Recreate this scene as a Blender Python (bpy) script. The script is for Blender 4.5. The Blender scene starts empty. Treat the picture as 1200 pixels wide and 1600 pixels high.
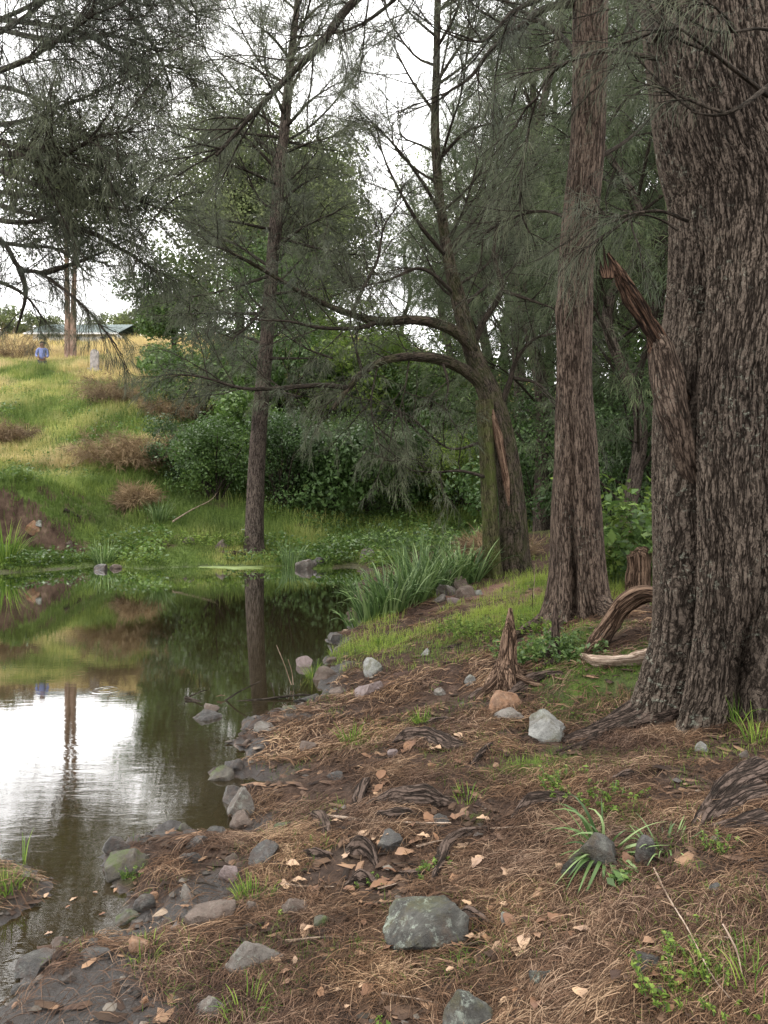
import bpy, math, random
import numpy as np
from mathutils import Vector
R = math.radians
rng = np.random.default_rng(7)
random.seed(7)
scene = bpy.context.scene
COL = scene.collection

# ------------------------------------------------------------ camera
CZ, VH, F = 1.6, 760.0, 1200.0           # eye height over the water, horizon row, focal length (photo pixels)
cam = bpy.data.cameras.new('camera')
cam.sensor_fit = 'HORIZONTAL'; cam.sensor_width = 36; cam.lens = 36 * F / 1200
cam.shift_y = -(800 - VH) / 1200
cam.clip_start = 0.05; cam.clip_end = 2000
camo = bpy.data.objects.new('camera', cam); COL.objects.link(camo)
camo.location = (0, 0, CZ); camo.rotation_euler = (R(90), 0, 0)
scene.camera = camo

# ------------------------------------------------------------ world, sun, exposure
SUN_EL, SUN_AZ = R(58), R(-35)
w = bpy.data.worlds.new('World'); scene.world = w; w.use_nodes = True
nt = w.node_tree; nt.nodes.clear()
out = nt.nodes.new('ShaderNodeOutputWorld'); bg = nt.nodes.new('ShaderNodeBackground')
sky = nt.nodes.new('ShaderNodeTexSky'); sky.sky_type = 'NISHITA'; sky.sun_disc = False
sky.sun_elevation = SUN_EL; sky.sun_rotation = SUN_AZ; sky.air_density = 1.0; sky.dust_density = 3.0
tc = nt.nodes.new('ShaderNodeTexCoord')
cn = nt.nodes.new('ShaderNodeTexNoise'); cn.inputs['Scale'].default_value = 2.2; cn.inputs['Detail'].default_value = 5
cr = nt.nodes.new('ShaderNodeValToRGB')
cr.color_ramp.elements[0].position = .3; cr.color_ramp.elements[0].color = (.87, .865, .87, 1)
cr.color_ramp.elements[1].position = .7; cr.color_ramp.elements[1].color = (1, .985, .97, 1)
sc_ = nt.nodes.new('ShaderNodeVectorMath'); sc_.operation = 'SCALE'; sc_.inputs['Scale'].default_value = 21.
mx = nt.nodes.new('ShaderNodeMix'); mx.data_type = 'RGBA'; mx.inputs[0].default_value = .95
L = nt.links.new
L(tc.outputs['Generated'], cn.inputs['Vector']); L(cn.outputs['Fac'], cr.inputs['Fac']); L(cr.outputs['Color'], sc_.inputs[0])
L(sky.outputs['Color'], mx.inputs[6]); L(sc_.outputs[0], mx.inputs[7]); L(mx.outputs[2], bg.inputs['Color'])
bg.inputs['Strength'].default_value = .12
L(bg.outputs[0], out.inputs[0])
sl = bpy.data.lights.new('sun', 'SUN'); sl.energy = 1.3; sl.angle = R(25); sl.color = (1, .97, .92)
so = bpy.data.objects.new('sun', sl); COL.objects.link(so)
sd_ = Vector((math.sin(SUN_AZ) * math.cos(SUN_EL), math.cos(SUN_AZ) * math.cos(SUN_EL), math.sin(SUN_EL)))
so.rotation_euler = sd_.to_track_quat('Z', 'Y').to_euler(); so.location = sd_ * 60
vs = scene.view_settings
vs.view_transform = 'Standard'; vs.look = 'None'; vs.gamma = 1; vs.exposure = 0.75; vs.use_curve_mapping = False
scene.cycles.max_bounces = 6; scene.cycles.transparent_max_bounces = 8
scene.cycles.diffuse_bounces = 3; scene.cycles.glossy_bounces = 3

# ------------------------------------------------------------ helpers
def px(u, v, D):
    return np.array([(u - 600) / F * D, D, CZ + (VH - v) / F * D])

def _h(ix, iy, iz, s):
    n = (ix.astype(np.uint32) * np.uint32(374761393) + iy.astype(np.uint32) * np.uint32(668265263)
         + iz.astype(np.uint32) * np.uint32(2147483647) + np.uint32(s * 974711 % 4294967291))
    n = (n ^ (n >> np.uint32(13))) * np.uint32(1274126177)
    n = n ^ (n >> np.uint32(16)); n = n * np.uint32(2246822519); n ^= n >> np.uint32(15)
    return n.astype(np.float64) / 4294967295.0 * 2 - 1

def vnoise(p, seed=0):
    p = np.asarray(p, float); f = np.floor(p); t = p - f; i = f.astype(np.int64)
    t = t * t * (3 - 2 * t); r = 0
    for a in (0, 1):
        for b in (0, 1):
            for c in (0, 1):
                wgt = (t[:, 0] if a else 1 - t[:, 0]) * (t[:, 1] if b else 1 - t[:, 1]) * (t[:, 2] if c else 1 - t[:, 2])
                r = r + wgt * _h(i[:, 0] + a, i[:, 1] + b, i[:, 2] + c, seed)
    return r

def fbm(p, seed=0, oct=3):
    r = 0; a = 1.
    for k in range(oct):
        r = r + a * vnoise(np.asarray(p) * 2 ** k + 13.7 * k, seed + k); a *= .5
    return r

def n2(x, y, s, seed=0, oct=3):
    x = np.asarray(x, float).ravel(); y = np.asarray(y, float).ravel()
    return fbm(np.stack([x * s, y * s, np.zeros_like(x)], 1), seed, oct)

def sstep(a, b, x):
    t = np.clip((x - a) / (b - a), 0, 1); return t * t * (3 - 2 * t)

def norm(v):
    return v / np.maximum(np.linalg.norm(v, axis=-1, keepdims=True), 1e-9)

class MB:
    def __init__(s):
        s.v = []; s.f = []; s.m = []; s.r = []; s.c = []; s.n = 0
    def add(s, v, f, m=0, r=None, c=None):
        v = np.asarray(v, float).reshape(-1, 3); f = np.asarray(f, np.int64)
        s.v.append(v); s.f.append(f + s.n); s.m.append(np.full(len(f), m, np.int32))
        s.r.append(np.zeros(len(v)) if r is None else np.broadcast_to(r, (len(v),)).astype(float))
        s.c.append(v.copy() if c is None else np.asarray(c, float).reshape(-1, 3)); s.n += len(v)
    def build(s, name, mats, parent=None, smooth=True, origin=None):
        me = bpy.data.meshes.new(name)
        V = np.concatenate(s.v)
        if origin is not None: V = V - np.asarray(origin)
        me.vertices.add(len(V)); me.vertices.foreach_set('co', V.astype(np.float32).ravel())
        loops = np.concatenate([f.ravel() for f in s.f]).astype(np.int32)
        sizes = np.concatenate([np.full(len(f), f.shape[1]) for f in s.f]).astype(np.int32)
        starts = np.concatenate([[0], np.cumsum(sizes)[:-1]]).astype(np.int32)
        me.loops.add(len(loops)); me.loops.foreach_set('vertex_index', loops)
        me.polygons.add(len(sizes)); me.polygons.foreach_set('loop_start', starts); me.polygons.foreach_set('loop_total', sizes)
        me.polygons.foreach_set('material_index', np.concatenate(s.m))
        me.polygons.foreach_set('use_smooth', np.full(len(sizes), smooth))
        a = me.attributes.new('rnd', 'FLOAT', 'POINT'); a.data.foreach_set('value', np.concatenate(s.r).astype(np.float32))
        a = me.attributes.new('bc', 'FLOAT_VECTOR', 'POINT'); a.data.foreach_set('vector', np.concatenate(s.c).astype(np.float32).ravel())
        me.update(calc_edges=True)
        for m in (mats if isinstance(mats, (list, tuple)) else [mats]): me.materials.append(m)
        o = bpy.data.objects.new(name, me); COL.objects.link(o)
        if origin is not None and parent is None: o.location = origin
        if parent is not None: o.parent = parent
        return o

def tag(o, label=None, cat=None, group=None, kind=None):
    if label: o['label'] = label
    if cat: o['category'] = cat
    if group: o['group'] = group
    if kind: o['kind'] = kind
    return o

def empty(name, loc, label, cat, group=None):
    o = bpy.data.objects.new(name, None); COL.objects.link(o); o.location = loc
    o.empty_display_size = .2
    return tag(o, label, cat, group)

def catmull(P, n):
    P = np.asarray(P, float)
    if len(P) < 3: 
        t = np.linspace(0, 1, n)[:, None]; return P[0] * (1 - t) + P[-1] * t
    Q = np.concatenate([[2 * P[0] - P[1]], P, [2 * P[-1] - P[-2]]])
    t = np.linspace(0, len(P) - 1 - 1e-6, n); i = t.astype(int); f = (t - i)[:, None]
    a, b, c, d = Q[i], Q[i + 1], Q[i + 2], Q[i + 3]
    return .5 * (2 * b + (c - a) * f + (2 * a - 5 * b + 4 * c - d) * f * f + (3 * b - a - 3 * c + d) * f ** 3)

def tube(mb, P, rad, sides=8, m=0, n=None, lob=None, rough=0., cap=True, seed=0, flat=None):
    """P: control points, rad: radii at them. lob(theta, point_z, s) -> radius factor."""
    P = np.asarray(P, float); rad = np.asarray(rad, float)
    if n is None: n = len(P) * 4
    rr = np.interp(np.linspace(0, len(P) - 1, n), np.arange(len(P)), rad)
    Q = catmull(P, n); T = norm(np.gradient(Q, axis=0))
    ref = np.array([0, -1., 0]) if abs(T[0][1]) < .8 else np.array([0, 0, 1.])
    U = np.zeros_like(T); u = ref
    for k in range(n):
        u = u - T[k] * np.dot(u, T[k]); u = u / np.linalg.norm(u); U[k] = u
    W = np.cross(T, U)
    th = np.linspace(0, 2 * np.pi, sides, endpoint=False)
    s = np.concatenate([[0], np.cumsum(np.linalg.norm(np.diff(Q, axis=0), axis=1))])
    rad2 = np.repeat(rr[:, None], sides, 1)
    if lob is not None: rad2 = rad2 * lob(th[None, :], Q[:, 2][:, None], s[:, None])
    bc = np.stack([np.cos(th)[None] * rr[:, None], np.sin(th)[None] * rr[:, None], np.repeat(s[:, None], sides, 1)], -1)
    if rough:
        rad2 = rad2 * (1 + rough * fbm(np.concatenate([bc.reshape(-1, 3) * np.array([6, 6, 3.])], 0) / max(rad.max() * 4, .02) * .5, seed, 3).reshape(rad2.shape))
    cu = np.cos(th)[None, :, None]; su = np.sin(th)[None, :, None]
    # theta 0 faces the camera (-Y), positive towards +X
    V = Q[:, None] + rad2[..., None] * (cu * U[:, None] + su * W[:, None] * (1 if True else 1))
    a = np.arange(n - 1)[:, None] * sides; b = np.arange(sides)[None]; b2 = (b + 1) % sides
    f = np.stack([a + b, a + b2, a + sides + b2, a + sides + b], -1).reshape(-1, 4)
    mb.add(V.reshape(-1, 3), f, m, np.repeat(rng.random(), n * sides), bc.reshape(-1, 3))
    if cap:
        for k in (0, n - 1):
            c = Q[k]; idx = np.arange(sides)
            vv = np.concatenate([V[k], [c]]); tri = np.stack([idx, (idx + 1) % sides, np.full(sides, sides)], 1)
            if k == 0: tri = tri[:, ::-1]
            mb.add(vv, tri, m, .5, np.concatenate([bc[k], [[0, 0, s[k]]]]))
    return Q

def batch_tubes(mb, P, r0, r1, sides=3, m=0):
    """P (N,K,3) polylines -> thin tubes."""
    N, K, _ = P.shape
    if N == 0: return
    T = norm(np.gradient(P, axis=1)); ref = norm(np.cross(T[:, K // 2], np.array([.3, .5, .81])))
    U = norm(ref[:, None] - T * np.sum(T * ref[:, None], -1, keepdims=True)); W = np.cross(T, U)
    r0 = np.broadcast_to(r0, (N,)); r1 = np.broadcast_to(r1, (N,))
    t = np.linspace(0, 1, K)[None]; rr = r0[:, None] * (1 - t) + r1[:, None] * t
    th = np.arange(sides) * 2 * np.pi / sides
    V = P[:, :, None] + rr[:, :, None, None] * (np.cos(th)[None, None, :, None] * U[:, :, None] + np.sin(th)[None, None, :, None] * W[:, :, None])
    a = np.arange(N)[:, None, None] * K * sides + np.arange(K - 1)[None, :, None] * sides; b = np.arange(sides)[None, None]
    b2 = (b + 1) % sides
    f = np.stack([a + b, a + b2, a + sides + b2, a + sides + b], -1).reshape(-1, 4)
    mb.add(V.reshape(-1, 3), f, m, .5, V.reshape(-1, 3))

def sample_poly(P, t):
    """P (N,K,3), t (N,n) in 0..1 -> points, tangents (N,n,3)."""
    N, K, _ = P.shape; x = t * (K - 1); i = np.clip(x.astype(int), 0, K - 2); f = (x - i)[..., None]
    ar = np.arange(N)[:, None]; a = P[ar, i]; b = P[ar, i + 1]
    return a * (1 - f) + b * f, norm(b - a)

def grow(P, n, tmin, length, spread, up, bend, K, tmax=1.0, taper=.5, jit=.12):
    """children of polylines P: n each."""
    N = len(P); t = tmin + (tmax - tmin) * (np.arange(n)[None] + rng.random((N, n))) / n
    o, T = sample_poly(P, t); o = o.reshape(-1, 3); T = T.reshape(-1, 3); M = len(o)
    d = norm(T + spread * norm(rng.normal(size=(M, 3))) + np.array([0, 0, up]))
    ln = np.broadcast_to(np.asarray(length), (N,))[:, None] * (1 - taper * t) * (.6 + .8 * rng.random((N, n)))
    st = (ln.reshape(-1) / (K - 1))[:, None]
    pts = [o]; cur = o
    for k in range(K - 1):
        cur = cur + d * st; pts.append(cur)
        d = norm(d + np.array([0, 0, bend]) + jit * rng.normal(size=(M, 3)))
    return np.stack(pts, 1)

def needles(mb, P, per, length, width, droop, spread, m=1, fwd=.6):
    """drooping she-oak branchlets growing from the points of polylines P."""
    N, K, _ = P.shape
    t = rng.random((N, per)) ** .7
    o, T = sample_poly(P, t); o = o.reshape(-1, 3); T = T.reshape(-1, 3); M = len(o)
    d = norm(fwd * T + spread * rng.normal(size=(M, 3)) + np.array([0, 0, -droop]))
    ln = (length * (.55 + .9 * rng.random(M)))[:, None]
    mid = o + d * ln * .5
    d2 = norm(d + np.array([0, 0, -.55 * max(droop, .2)]) + .12 * rng.normal(size=(M, 3)))
    tip = mid + d2 * ln * .5
    s = norm(np.cross(d, rng.normal(size=(M, 3)))) * width * .5
    V = np.stack([o, mid + s, tip, mid - s], 1).reshape(-1, 3)
    f = np.arange(M * 4).reshape(M, 4)
    clump = np.repeat(rng.random(N), per)
    mb.add(V, f, m, np.repeat(np.clip(.6 * clump + .4 * rng.random(M), 0, 1), 4), V)

def leaves(mb, o, nrm, size, m=0, ratio=.5, clump=None, fold=.15):
    M = len(o); s = (size * (.5 + rng.random(M)))[:, None]
    a = norm(np.cross(nrm, rng.normal(size=(M, 3)))); b = np.cross(nrm, a)
    V = np.stack([o - a * s * .5, o + b * s * ratio * .5 + nrm * s * fold * .3, o + a * s * .5 - nrm * s * fold, o - b * s * ratio * .5 + nrm * s * fold * .3], 1)
    r = rng.random(M) if clump is None else np.clip(.55 * clump + .45 * rng.random(M), 0, 1)
    mb.add(V.reshape(-1, 3), np.arange(M * 4).reshape(M, 4), m, np.repeat(r, 4))

# ------------------------------------------------------------ node helpers / materials
def mat(name):
    m = bpy.data.materials.new(name); m.use_nodes = True; m.node_tree.nodes.clear()
    return m, m.node_tree
class NT:
    def __init__(s, name):
        s.m, s.t = mat(name); s.out = s.n('OutputMaterial')
    def n(s, typ, **kw):
        x = s.t.nodes.new('ShaderNode' + typ)
        for k, v in kw.items(): setattr(x, k, v)
        return x
    def l(s, a, b): s.t.links.new(a, b)
    def attr(s, nm): return s.n('Attribute', attribute_name=nm)
    def noise(s, vec, scale, detail=4, rough=.6, dist=0.):
        x = s.n('TexNoise'); x.inputs['Scale'].default_value = scale; x.inputs['Detail'].default_value = detail
        x.inputs['Roughness'].default_value = rough; x.inputs['Distortion'].default_value = dist
        if vec is not None: s.l(vec, x.inputs['Vector'])
        return x.outputs['Fac']
    def ramp(s, fac, stops, interp='LINEAR'):
        x = s.n('ValToRGB'); e = x.color_ramp.elements; x.color_ramp.interpolation = interp
        while len(e) < len(stops): e.new(.5)
        for el, (p, c) in zip(e, stops):
            el.position = p; el.color = (*c, 1) if len(c) == 3 else c
        s.l(fac, x.inputs['Fac']); return x.outputs['Color']
    def mix(s, fac, a, b, typ='MIX'):
        x = s.n('Mix', data_type='RGBA', blend_type=typ)
        for sock, val in ((x.inputs[0], fac), (x.inputs[6], a), (x.inputs[7], b)):
            if isinstance(val, (int, float)): sock.default_value = val
            elif isinstance(val, tuple): sock.default_value = (*val, 1)
            else: s.l(val, sock)
        return x.outputs[2]
    def math(s, op, a, b=0., c=None):
        x = s.n('Math', operation=op)
        for sock, val in zip(x.inputs, (a, b, c)):
            if val is None: continue
            if isinstance(val, (int, float)): sock.default_value = val
            else: s.l(val, sock)
        return x.outputs[0]
    def mapping(s, vec, scale):
        x = s.n('Mapping'); x.inputs['Scale'].default_value = scale; s.l(vec, x.inputs['Vector']); return x.outputs[0]
    def bump(s, h, strength, dist):
        x = s.n('Bump'); x.inputs['Strength'].default_value = strength; x.inputs['Distance'].default_value = dist
        s.l(h, x.inputs['Height']); return x.outputs[0]
    def pbsdf(s, col, rough=.8, normal=None, spec=.3):
        x = s.n('BsdfPrincipled')
        for nm, val in (('Base Color', col), ('Roughness', rough), ('Specular IOR Level', spec)):
            if isinstance(val, (int, float)): x.inputs[nm].default_value = val
            elif isinstance(val, tuple): x.inputs[nm].default_value = (*val, 1)
            else: s.l(val, x.inputs[nm])
        if normal is not None: s.l(normal, x.inputs['Normal'])
        return x.outputs[0]
    def finish(s, sh): s.l(sh, s.out.inputs['Surface']); return s.m

def foliage_mat(name, stops, trans=.35, rough=.6, nscale=.6, spec=.12):
    k = NT(name); a = k.attr('rnd').outputs['Fac']
    c = k.ramp(a, stops)
    pos = k.n('NewGeometry').outputs['Position']
    nz = k.noise(pos, nscale, 2)
    c2 = k.mix(.8, c, k.ramp(nz, [(.3, (.62, .62, .66)), (.7, (1.25, 1.22, 1.0))]), 'MULTIPLY')
    p = k.pbsdf(c2, rough, spec=spec)
    t = k.n('BsdfTranslucent'); k.l(c2, t.inputs['Color'])
    m = k.n('MixShader'); m.inputs[0].default_value = trans; k.l(p, m.inputs[1]); k.l(t.outputs[0], m.inputs[2])
    return k.finish(m.outputs[0])

def bark_mat(name, dark, mid, light, plate=(30, 30, 5), disp=.012, lichen=0., moss=0., true_disp=False, wet=0., mossz=None):
    k = NT(name); bc = k.attr('bc').outputs['Vector']
    wv = k.n('TexNoise'); wv.inputs['Scale'].default_value = 3.; wv.inputs['Detail'].default_value = 3; k.l(bc, wv.inputs['Vector'])
    off = k.n('VectorMath', operation='MULTIPLY_ADD'); k.l(wv.outputs['Color'], off.inputs[0])
    off.inputs[1].default_value = (.05, .05, .10); k.l(bc, off.inputs[2])
    pl = np.array(plate, float)
    def furrow(sc, width, det):
        n = k.noise(k.mapping(off.outputs[0], tuple(sc)), 1., det, .55)
        r = k.math('ABSOLUTE', k.math('SUBTRACT', n, .5))
        return k.math('MINIMUM', k.math('MULTIPLY', r, 1 / width), 1.)
    f1 = furrow(pl * np.array([.62, .62, .34]), .055, 4); f2 = furrow(pl * np.array([1.2, 1.2, .9]) + .01, .05, 5)
    f3 = furrow(pl * np.array([.9, .9, 3.4]), .03, 3)
    fine = k.noise(k.mapping(bc, (1, 1, .45)), 70, 5, .75)
    ed = k.math('MULTIPLY', k.math('ADD', k.math('MULTIPLY', f1, .8), .2), k.math('ADD', k.math('MULTIPLY', f2, .55), .45))
    ed = k.math('MULTIPLY', ed, k.math('ADD', k.math('MULTIPLY', f3, .25), .75))
    h = k.math('ADD', k.math('MULTIPLY', ed, .8), k.math('MULTIPLY', k.math('SUBTRACT', fine, .3), .45))
    hs = h
    c = k.ramp(h, [(.18, dark), (.52, mid), (.92, light), (1.0, tuple(min(1, x * 1.25) for x in light))])
    big = k.noise(bc, 2.2, 3)
    c = k.mix(.75, c, k.ramp(big, [(.3, (.62, .6, .6)), (.7, (1.3, 1.28, 1.25))]), 'MULTIPLY')
    if lichen:
        g = k.noise(bc, 34, 6, .8); g2 = k.noise(bc, 3.1, 2)
        f = k.math('MULTIPLY', k.ramp(g, [(.56, (0, 0, 0)), (.63, (1, 1, 1))]), k.ramp(g2, [(.46, (0, 0, 0)), (.62, (1, 1, 1))]))
        c = k.mix(k.math('MULTIPLY', f, lichen * .8), c, (.24, .25, .20))
    if moss:
        g = k.noise(bc, 6, 5, .7)
        f = k.math('MULTIPLY', k.ramp(g, [(.42, (0, 0, 0)), (.6, (1, 1, 1))]), moss)
        c = k.mix(f, c, (.060, .075, .020))
    nrm = k.bump(hs, 1., disp)
    k.finish(k.pbsdf(c, .92, None if true_disp else nrm, .08))
    if true_disp:
        d = k.n('Displacement'); d.inputs['Midlevel'].default_value = .6; d.inputs['Scale'].default_value = disp
        k.l(hs, d.inputs['Height']); k.l(d.outputs[0], k.out.inputs['Displacement'])
        k.m.displacement_method = 'BOTH'
    return k.m

M_NEEDLE = foliage_mat('she_oak_needles', [(0, (.050, .058, .042)), (.5, (.095, .108, .078)), (1, (.15, .165, .115))], .35, .6, .5)
M_NEEDLE_G = foliage_mat('she_oak_needles_green', [(0, (.045, .060, .036)), (.5, (.085, .112, .062)), (1, (.145, .18, .095))], .38, .6, .4)
M_GUM = foliage_mat('gum_leaves', [(0, (.03, .045, .018)), (.6, (.075, .105, .035)), (1, (.16, .19, .06))], .35, .5, .5)
M_CREST = foliage_mat('crest_leaves', [(0, (.08, .105, .05)), (.6, (.17, .21, .10)), (1, (.30, .34, .17))], .45, .6, .4)
M_BROAD = foliage_mat('broad_leaves', [(0, (.032, .060, .017)), (.6, (.08, .145, .038)), (1, (.18, .27, .075))], .35, .45, .4, .3)
M_DARKLEAF = foliage_mat('thicket_leaves', [(0, (.022, .042, .014)), (.6, (.062, .118, .034)), (1, (.15, .24, .09))], .3, .45, .5, .35)
M_LIME = foliage_mat('light_green_leaves', [(0, (.06, .10, .02)), (.6, (.13, .20, .04)), (1, (.24, .32, .08))], .45, .5, .7)
M_GRASS = foliage_mat('grass_blades', [(0, (.05, .10, .018)), (.6, (.12, .20, .035)), (1, (.24, .30, .07))], .4, .5, 1.4)
M_STRAW = foliage_mat('straw_blades', [(0, (.16, .11, .045)), (.5, (.33, .25, .10)), (1, (.55, .43, .20))], .4, .7, .8)
M_MIXG = foliage_mat('hill_grass_blades', [(0, (.075, .12, .03)), (.3, (.19, .25, .07)), (.55, (.36, .36, .14)), (1, (.58, .47, .26))], .4, .6, .5)
M_REED = foliage_mat('reed_blades', [(0, (.035, .070, .022)), (.6, (.10, .165, .055)), (1, (.24, .32, .15))], .25, .45, 1.5, .3)
M_LITTER = foliage_mat('needle_litter', [(0, (.014, .010, .008)), (.5, (.055, .032, .021)), (.8, (.130, .074, .047)), (1, (.29, .20, .14))], .0, .7, 2.2)
M_DEADFERN = foliage_mat('dead_fern', [(0, (.07, .045, .03)), (.5, (.19, .135, .085)), (1, (.38, .28, .18))], .2, .7, 1.)
M_DRYLEAF = foliage_mat('dry_leaf', [(0, (.10, .05, .032)), (.6, (.22, .13, .085)), (1, (.40, .28, .20))], .1, .6, 12.)
M_BARK_A = bark_mat('furrowed_bark_near', (.012, .009, .007), (.042, .033, .026), (.108, .087, .070), (54, 54, 12), .020, 1., .0, True)
M_BARK_B = bark_mat('furrowed_bark', (.010, .007, .005), (.052, .037, .028), (.130, .098, .076), (46, 46, 10), .014, .6)
M_BARK_C = bark_mat('mossy_bark', (.007, .006, .004), (.030, .024, .018), (.085, .066, .052), (40, 40, 12), .016, .4, .28)
M_BARK_M = bark_mat('moss_coated_bark', (.010, .009, .005), (.042, .038, .020), (.10, .09, .05), (40, 40, 12), .014, .2, .8)
M_BARK_D = bark_mat('grey_bark', (.012, .010, .008), (.055, .043, .035), (.13, .105, .088), (34, 34, 12), .014, .5)
M_BARK_P = bark_mat('pinkish_gum_bark', (.08, .05, .035), (.22, .145, .11), (.34, .25, .20), (14, 14, 3), .01, .2)
M_TWIG = bark_mat('twig_bark', (.009, .008, .006), (.024, .020, .015), (.055, .045, .036), (60, 60, 20), .004)
M_ROOT = bark_mat('root_bark', (.008, .006, .005), (.034, .025, .020), (.095, .070, .057), (46, 46, 7), .012, .4)
M_DEADWOOD = bark_mat('dead_wood', (.014, .009, .006), (.065, .040, .027), (.20, .135, .095), (60, 60, 4), .012, .2)
M_STUB = bark_mat('dark_dead_wood', (.008, .006, .005), (.038, .024, .017), (.13, .08, .055), (60, 60, 4), .02, .1)  # dead wood in darker browns, for the broken branch stub
M_ORANGEWOOD = bark_mat('raw_orange_wood', (.02, .012, .008), (.085, .05, .033), (.20, .135, .095), (70, 70, 4), .01)
M_PALEWOOD = bark_mat('pale_wood', (.10, .07, .05), (.26, .19, .14), (.42, .34, .27), (60, 60, 4), .006)

def rock_mat(name, a, b, c, rough=.75, liche=.5, moss=.0):
    k = NT(name); co = k.n('TexCoord').outputs['Object']
    oi = k.n('ObjectInfo').outputs['Random']
    va = k.n('VectorMath', operation='ADD'); k.l(co, va.inputs[0]); k.l(oi, va.inputs[1]); co = va.outputs[0]
    n = k.noise(co, 9, 8, .7, .4); f = k.noise(co, 55, 6, .75)
    col = k.ramp(n, [(.3, a), (.5, b), (.72, c)])
    col = k.mix(.7, col, k.ramp(f, [(.25, (.15, .14, .13)), (.75, (.64, .61, .57))]), 'MULTIPLY')
    dz = k.n('SeparateXYZ'); k.l(k.n('NewGeometry').outputs['Position'], dz.inputs[0])
    dirt = k.ramp(k.noise(co, 14, 6, .7), [(.48, (0, 0, 0)), (.62, (1, 1, 1))]); col = k.mix(k.math('MULTIPLY', dirt, .55), col, (.075, .048, .034))
    if liche:
        g = k.ramp(k.noise(co, 26, 7, .85), [(.53, (0, 0, 0)), (.60, (1, 1, 1))])
        g = k.mix(1., g, k.ramp(k.noise(co, 5, 3, .6), [(.40, (0, 0, 0)), (.55, (1, 1, 1))]), 'MULTIPLY')
        col = k.mix(k.math('MULTIPLY', g, liche), col, (.27, .30, .25))
    if moss:
        g = k.ramp(k.noise(co, 7, 6, .7), [(.48, (0, 0, 0)), (.6, (1, 1, 1))])
        col = k.mix(k.math('MULTIPLY', g, moss), col, (.06, .09, .02))
    h = k.math('ADD', n, k.math('MULTIPLY', f, .35))
    return k.finish(k.pbsdf(col, rough, k.bump(h, 1., .035), .35))
M_ROCK = dict(
    grey=rock_mat('grey_stone', (.09, .08, .07), (.20, .18, .16), (.32, .29, .265)),
    brown=rock_mat('brown_stone', (.09, .065, .05), (.17, .13, .105), (.27, .21, .18), .7, .2),
    slate=rock_mat('dark_wet_stone', (.030, .028, .026), (.075, .070, .066), (.15, .145, .14), .35, .15),
    orange=rock_mat('orange_stone', (.20, .10, .05), (.38, .21, .12), (.52, .36, .25), .8, .1),
    lichen=rock_mat('lichen_stone', (.03, .029, .026), (.085, .083, .074), (.22, .225, .20), .85, .8, .25),
    pale=rock_mat('pale_stone', (.20, .20, .19), (.34, .345, .33), (.50, .50, .48), .8, .3, .2),
    mossy=rock_mat('mossy_stone', (.06, .055, .045), (.12, .11, .09), (.20, .19, .16), .8, .2, .8),
    pink=rock_mat('pinkish_stone', (.16, .12, .115), (.28, .22, .215), (.40, .33, .32), .6, .1))
print('materials ok')

# ------------------------------------------------------------ terrain
shore_px = [(20, 1545), (60, 1500), (130, 1476), (200, 1458), (225, 1425), (205, 1400), (185, 1372), (165, 1338), (215, 1315), (270, 1290),
            (320, 1302), (372, 1296), (352, 1262), (362, 1238), (402, 1224), (345, 1206), (400, 1186), (372, 1160), (386, 1135), (432, 1112), (500, 1092),
            (514, 1050), (520, 1000), (548, 974), (556, 945), (560, 915), (575, 897), (552, 886), (500, 890), (440, 884), (330, 884), (230, 888), (150, 884), (60, 892), (0, 896), (-120, 905)]
SH = [((u - 600) / F * (CZ * F / (v - VH)), CZ * F / (v - VH)) for u, v in shore_px]
SH += [(-14., 10.5), (-17, 4), (-15, -4), (-6, -3.5), (-2.6, -.6), (-1.6, 1.2), (-1.2, 2.0)]
SH = np.array(SH)

def sdist(x, y):
    """signed distance to the pond outline, positive inside the pond."""
    x = np.asarray(x, float).ravel(); y = np.asarray(y, float).ravel(); d = np.full(len(x), 1e9); ins = np.zeros(len(x), bool)
    for k in range(len(SH)):
        a = SH[k]; b = SH[(k + 1) % len(SH)]; e = b - a
        t = np.clip(((x - a[0]) * e[0] + (y - a[1]) * e[1]) / (e @ e), 0, 1)
        d = np.minimum(d, np.hypot(x - a[0] - t * e[0], y - a[1] - t * e[1]))
        c = ((a[1] > y) != (b[1] > y)) & (x < (b[0] - a[0]) * (y - a[1]) / (b[1] - a[1] + 1e-12) + a[0])
        ins ^= c
    d = np.where(ins, d, -d)
    far = sstep(4, 12, y)
    d = d + n2(x, y, 4., 3, 5) * (.05 + .05 * far) + (1 - far) * .02 * n2(x, y, 24., 4, 2)
    isl = .31 - np.hypot((x + 1.62) / 1.0, (y - 3.0) / .8)           # grassy islet on the left
    return np.where(isl > -.3, np.minimum(d, -isl), d)

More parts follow.
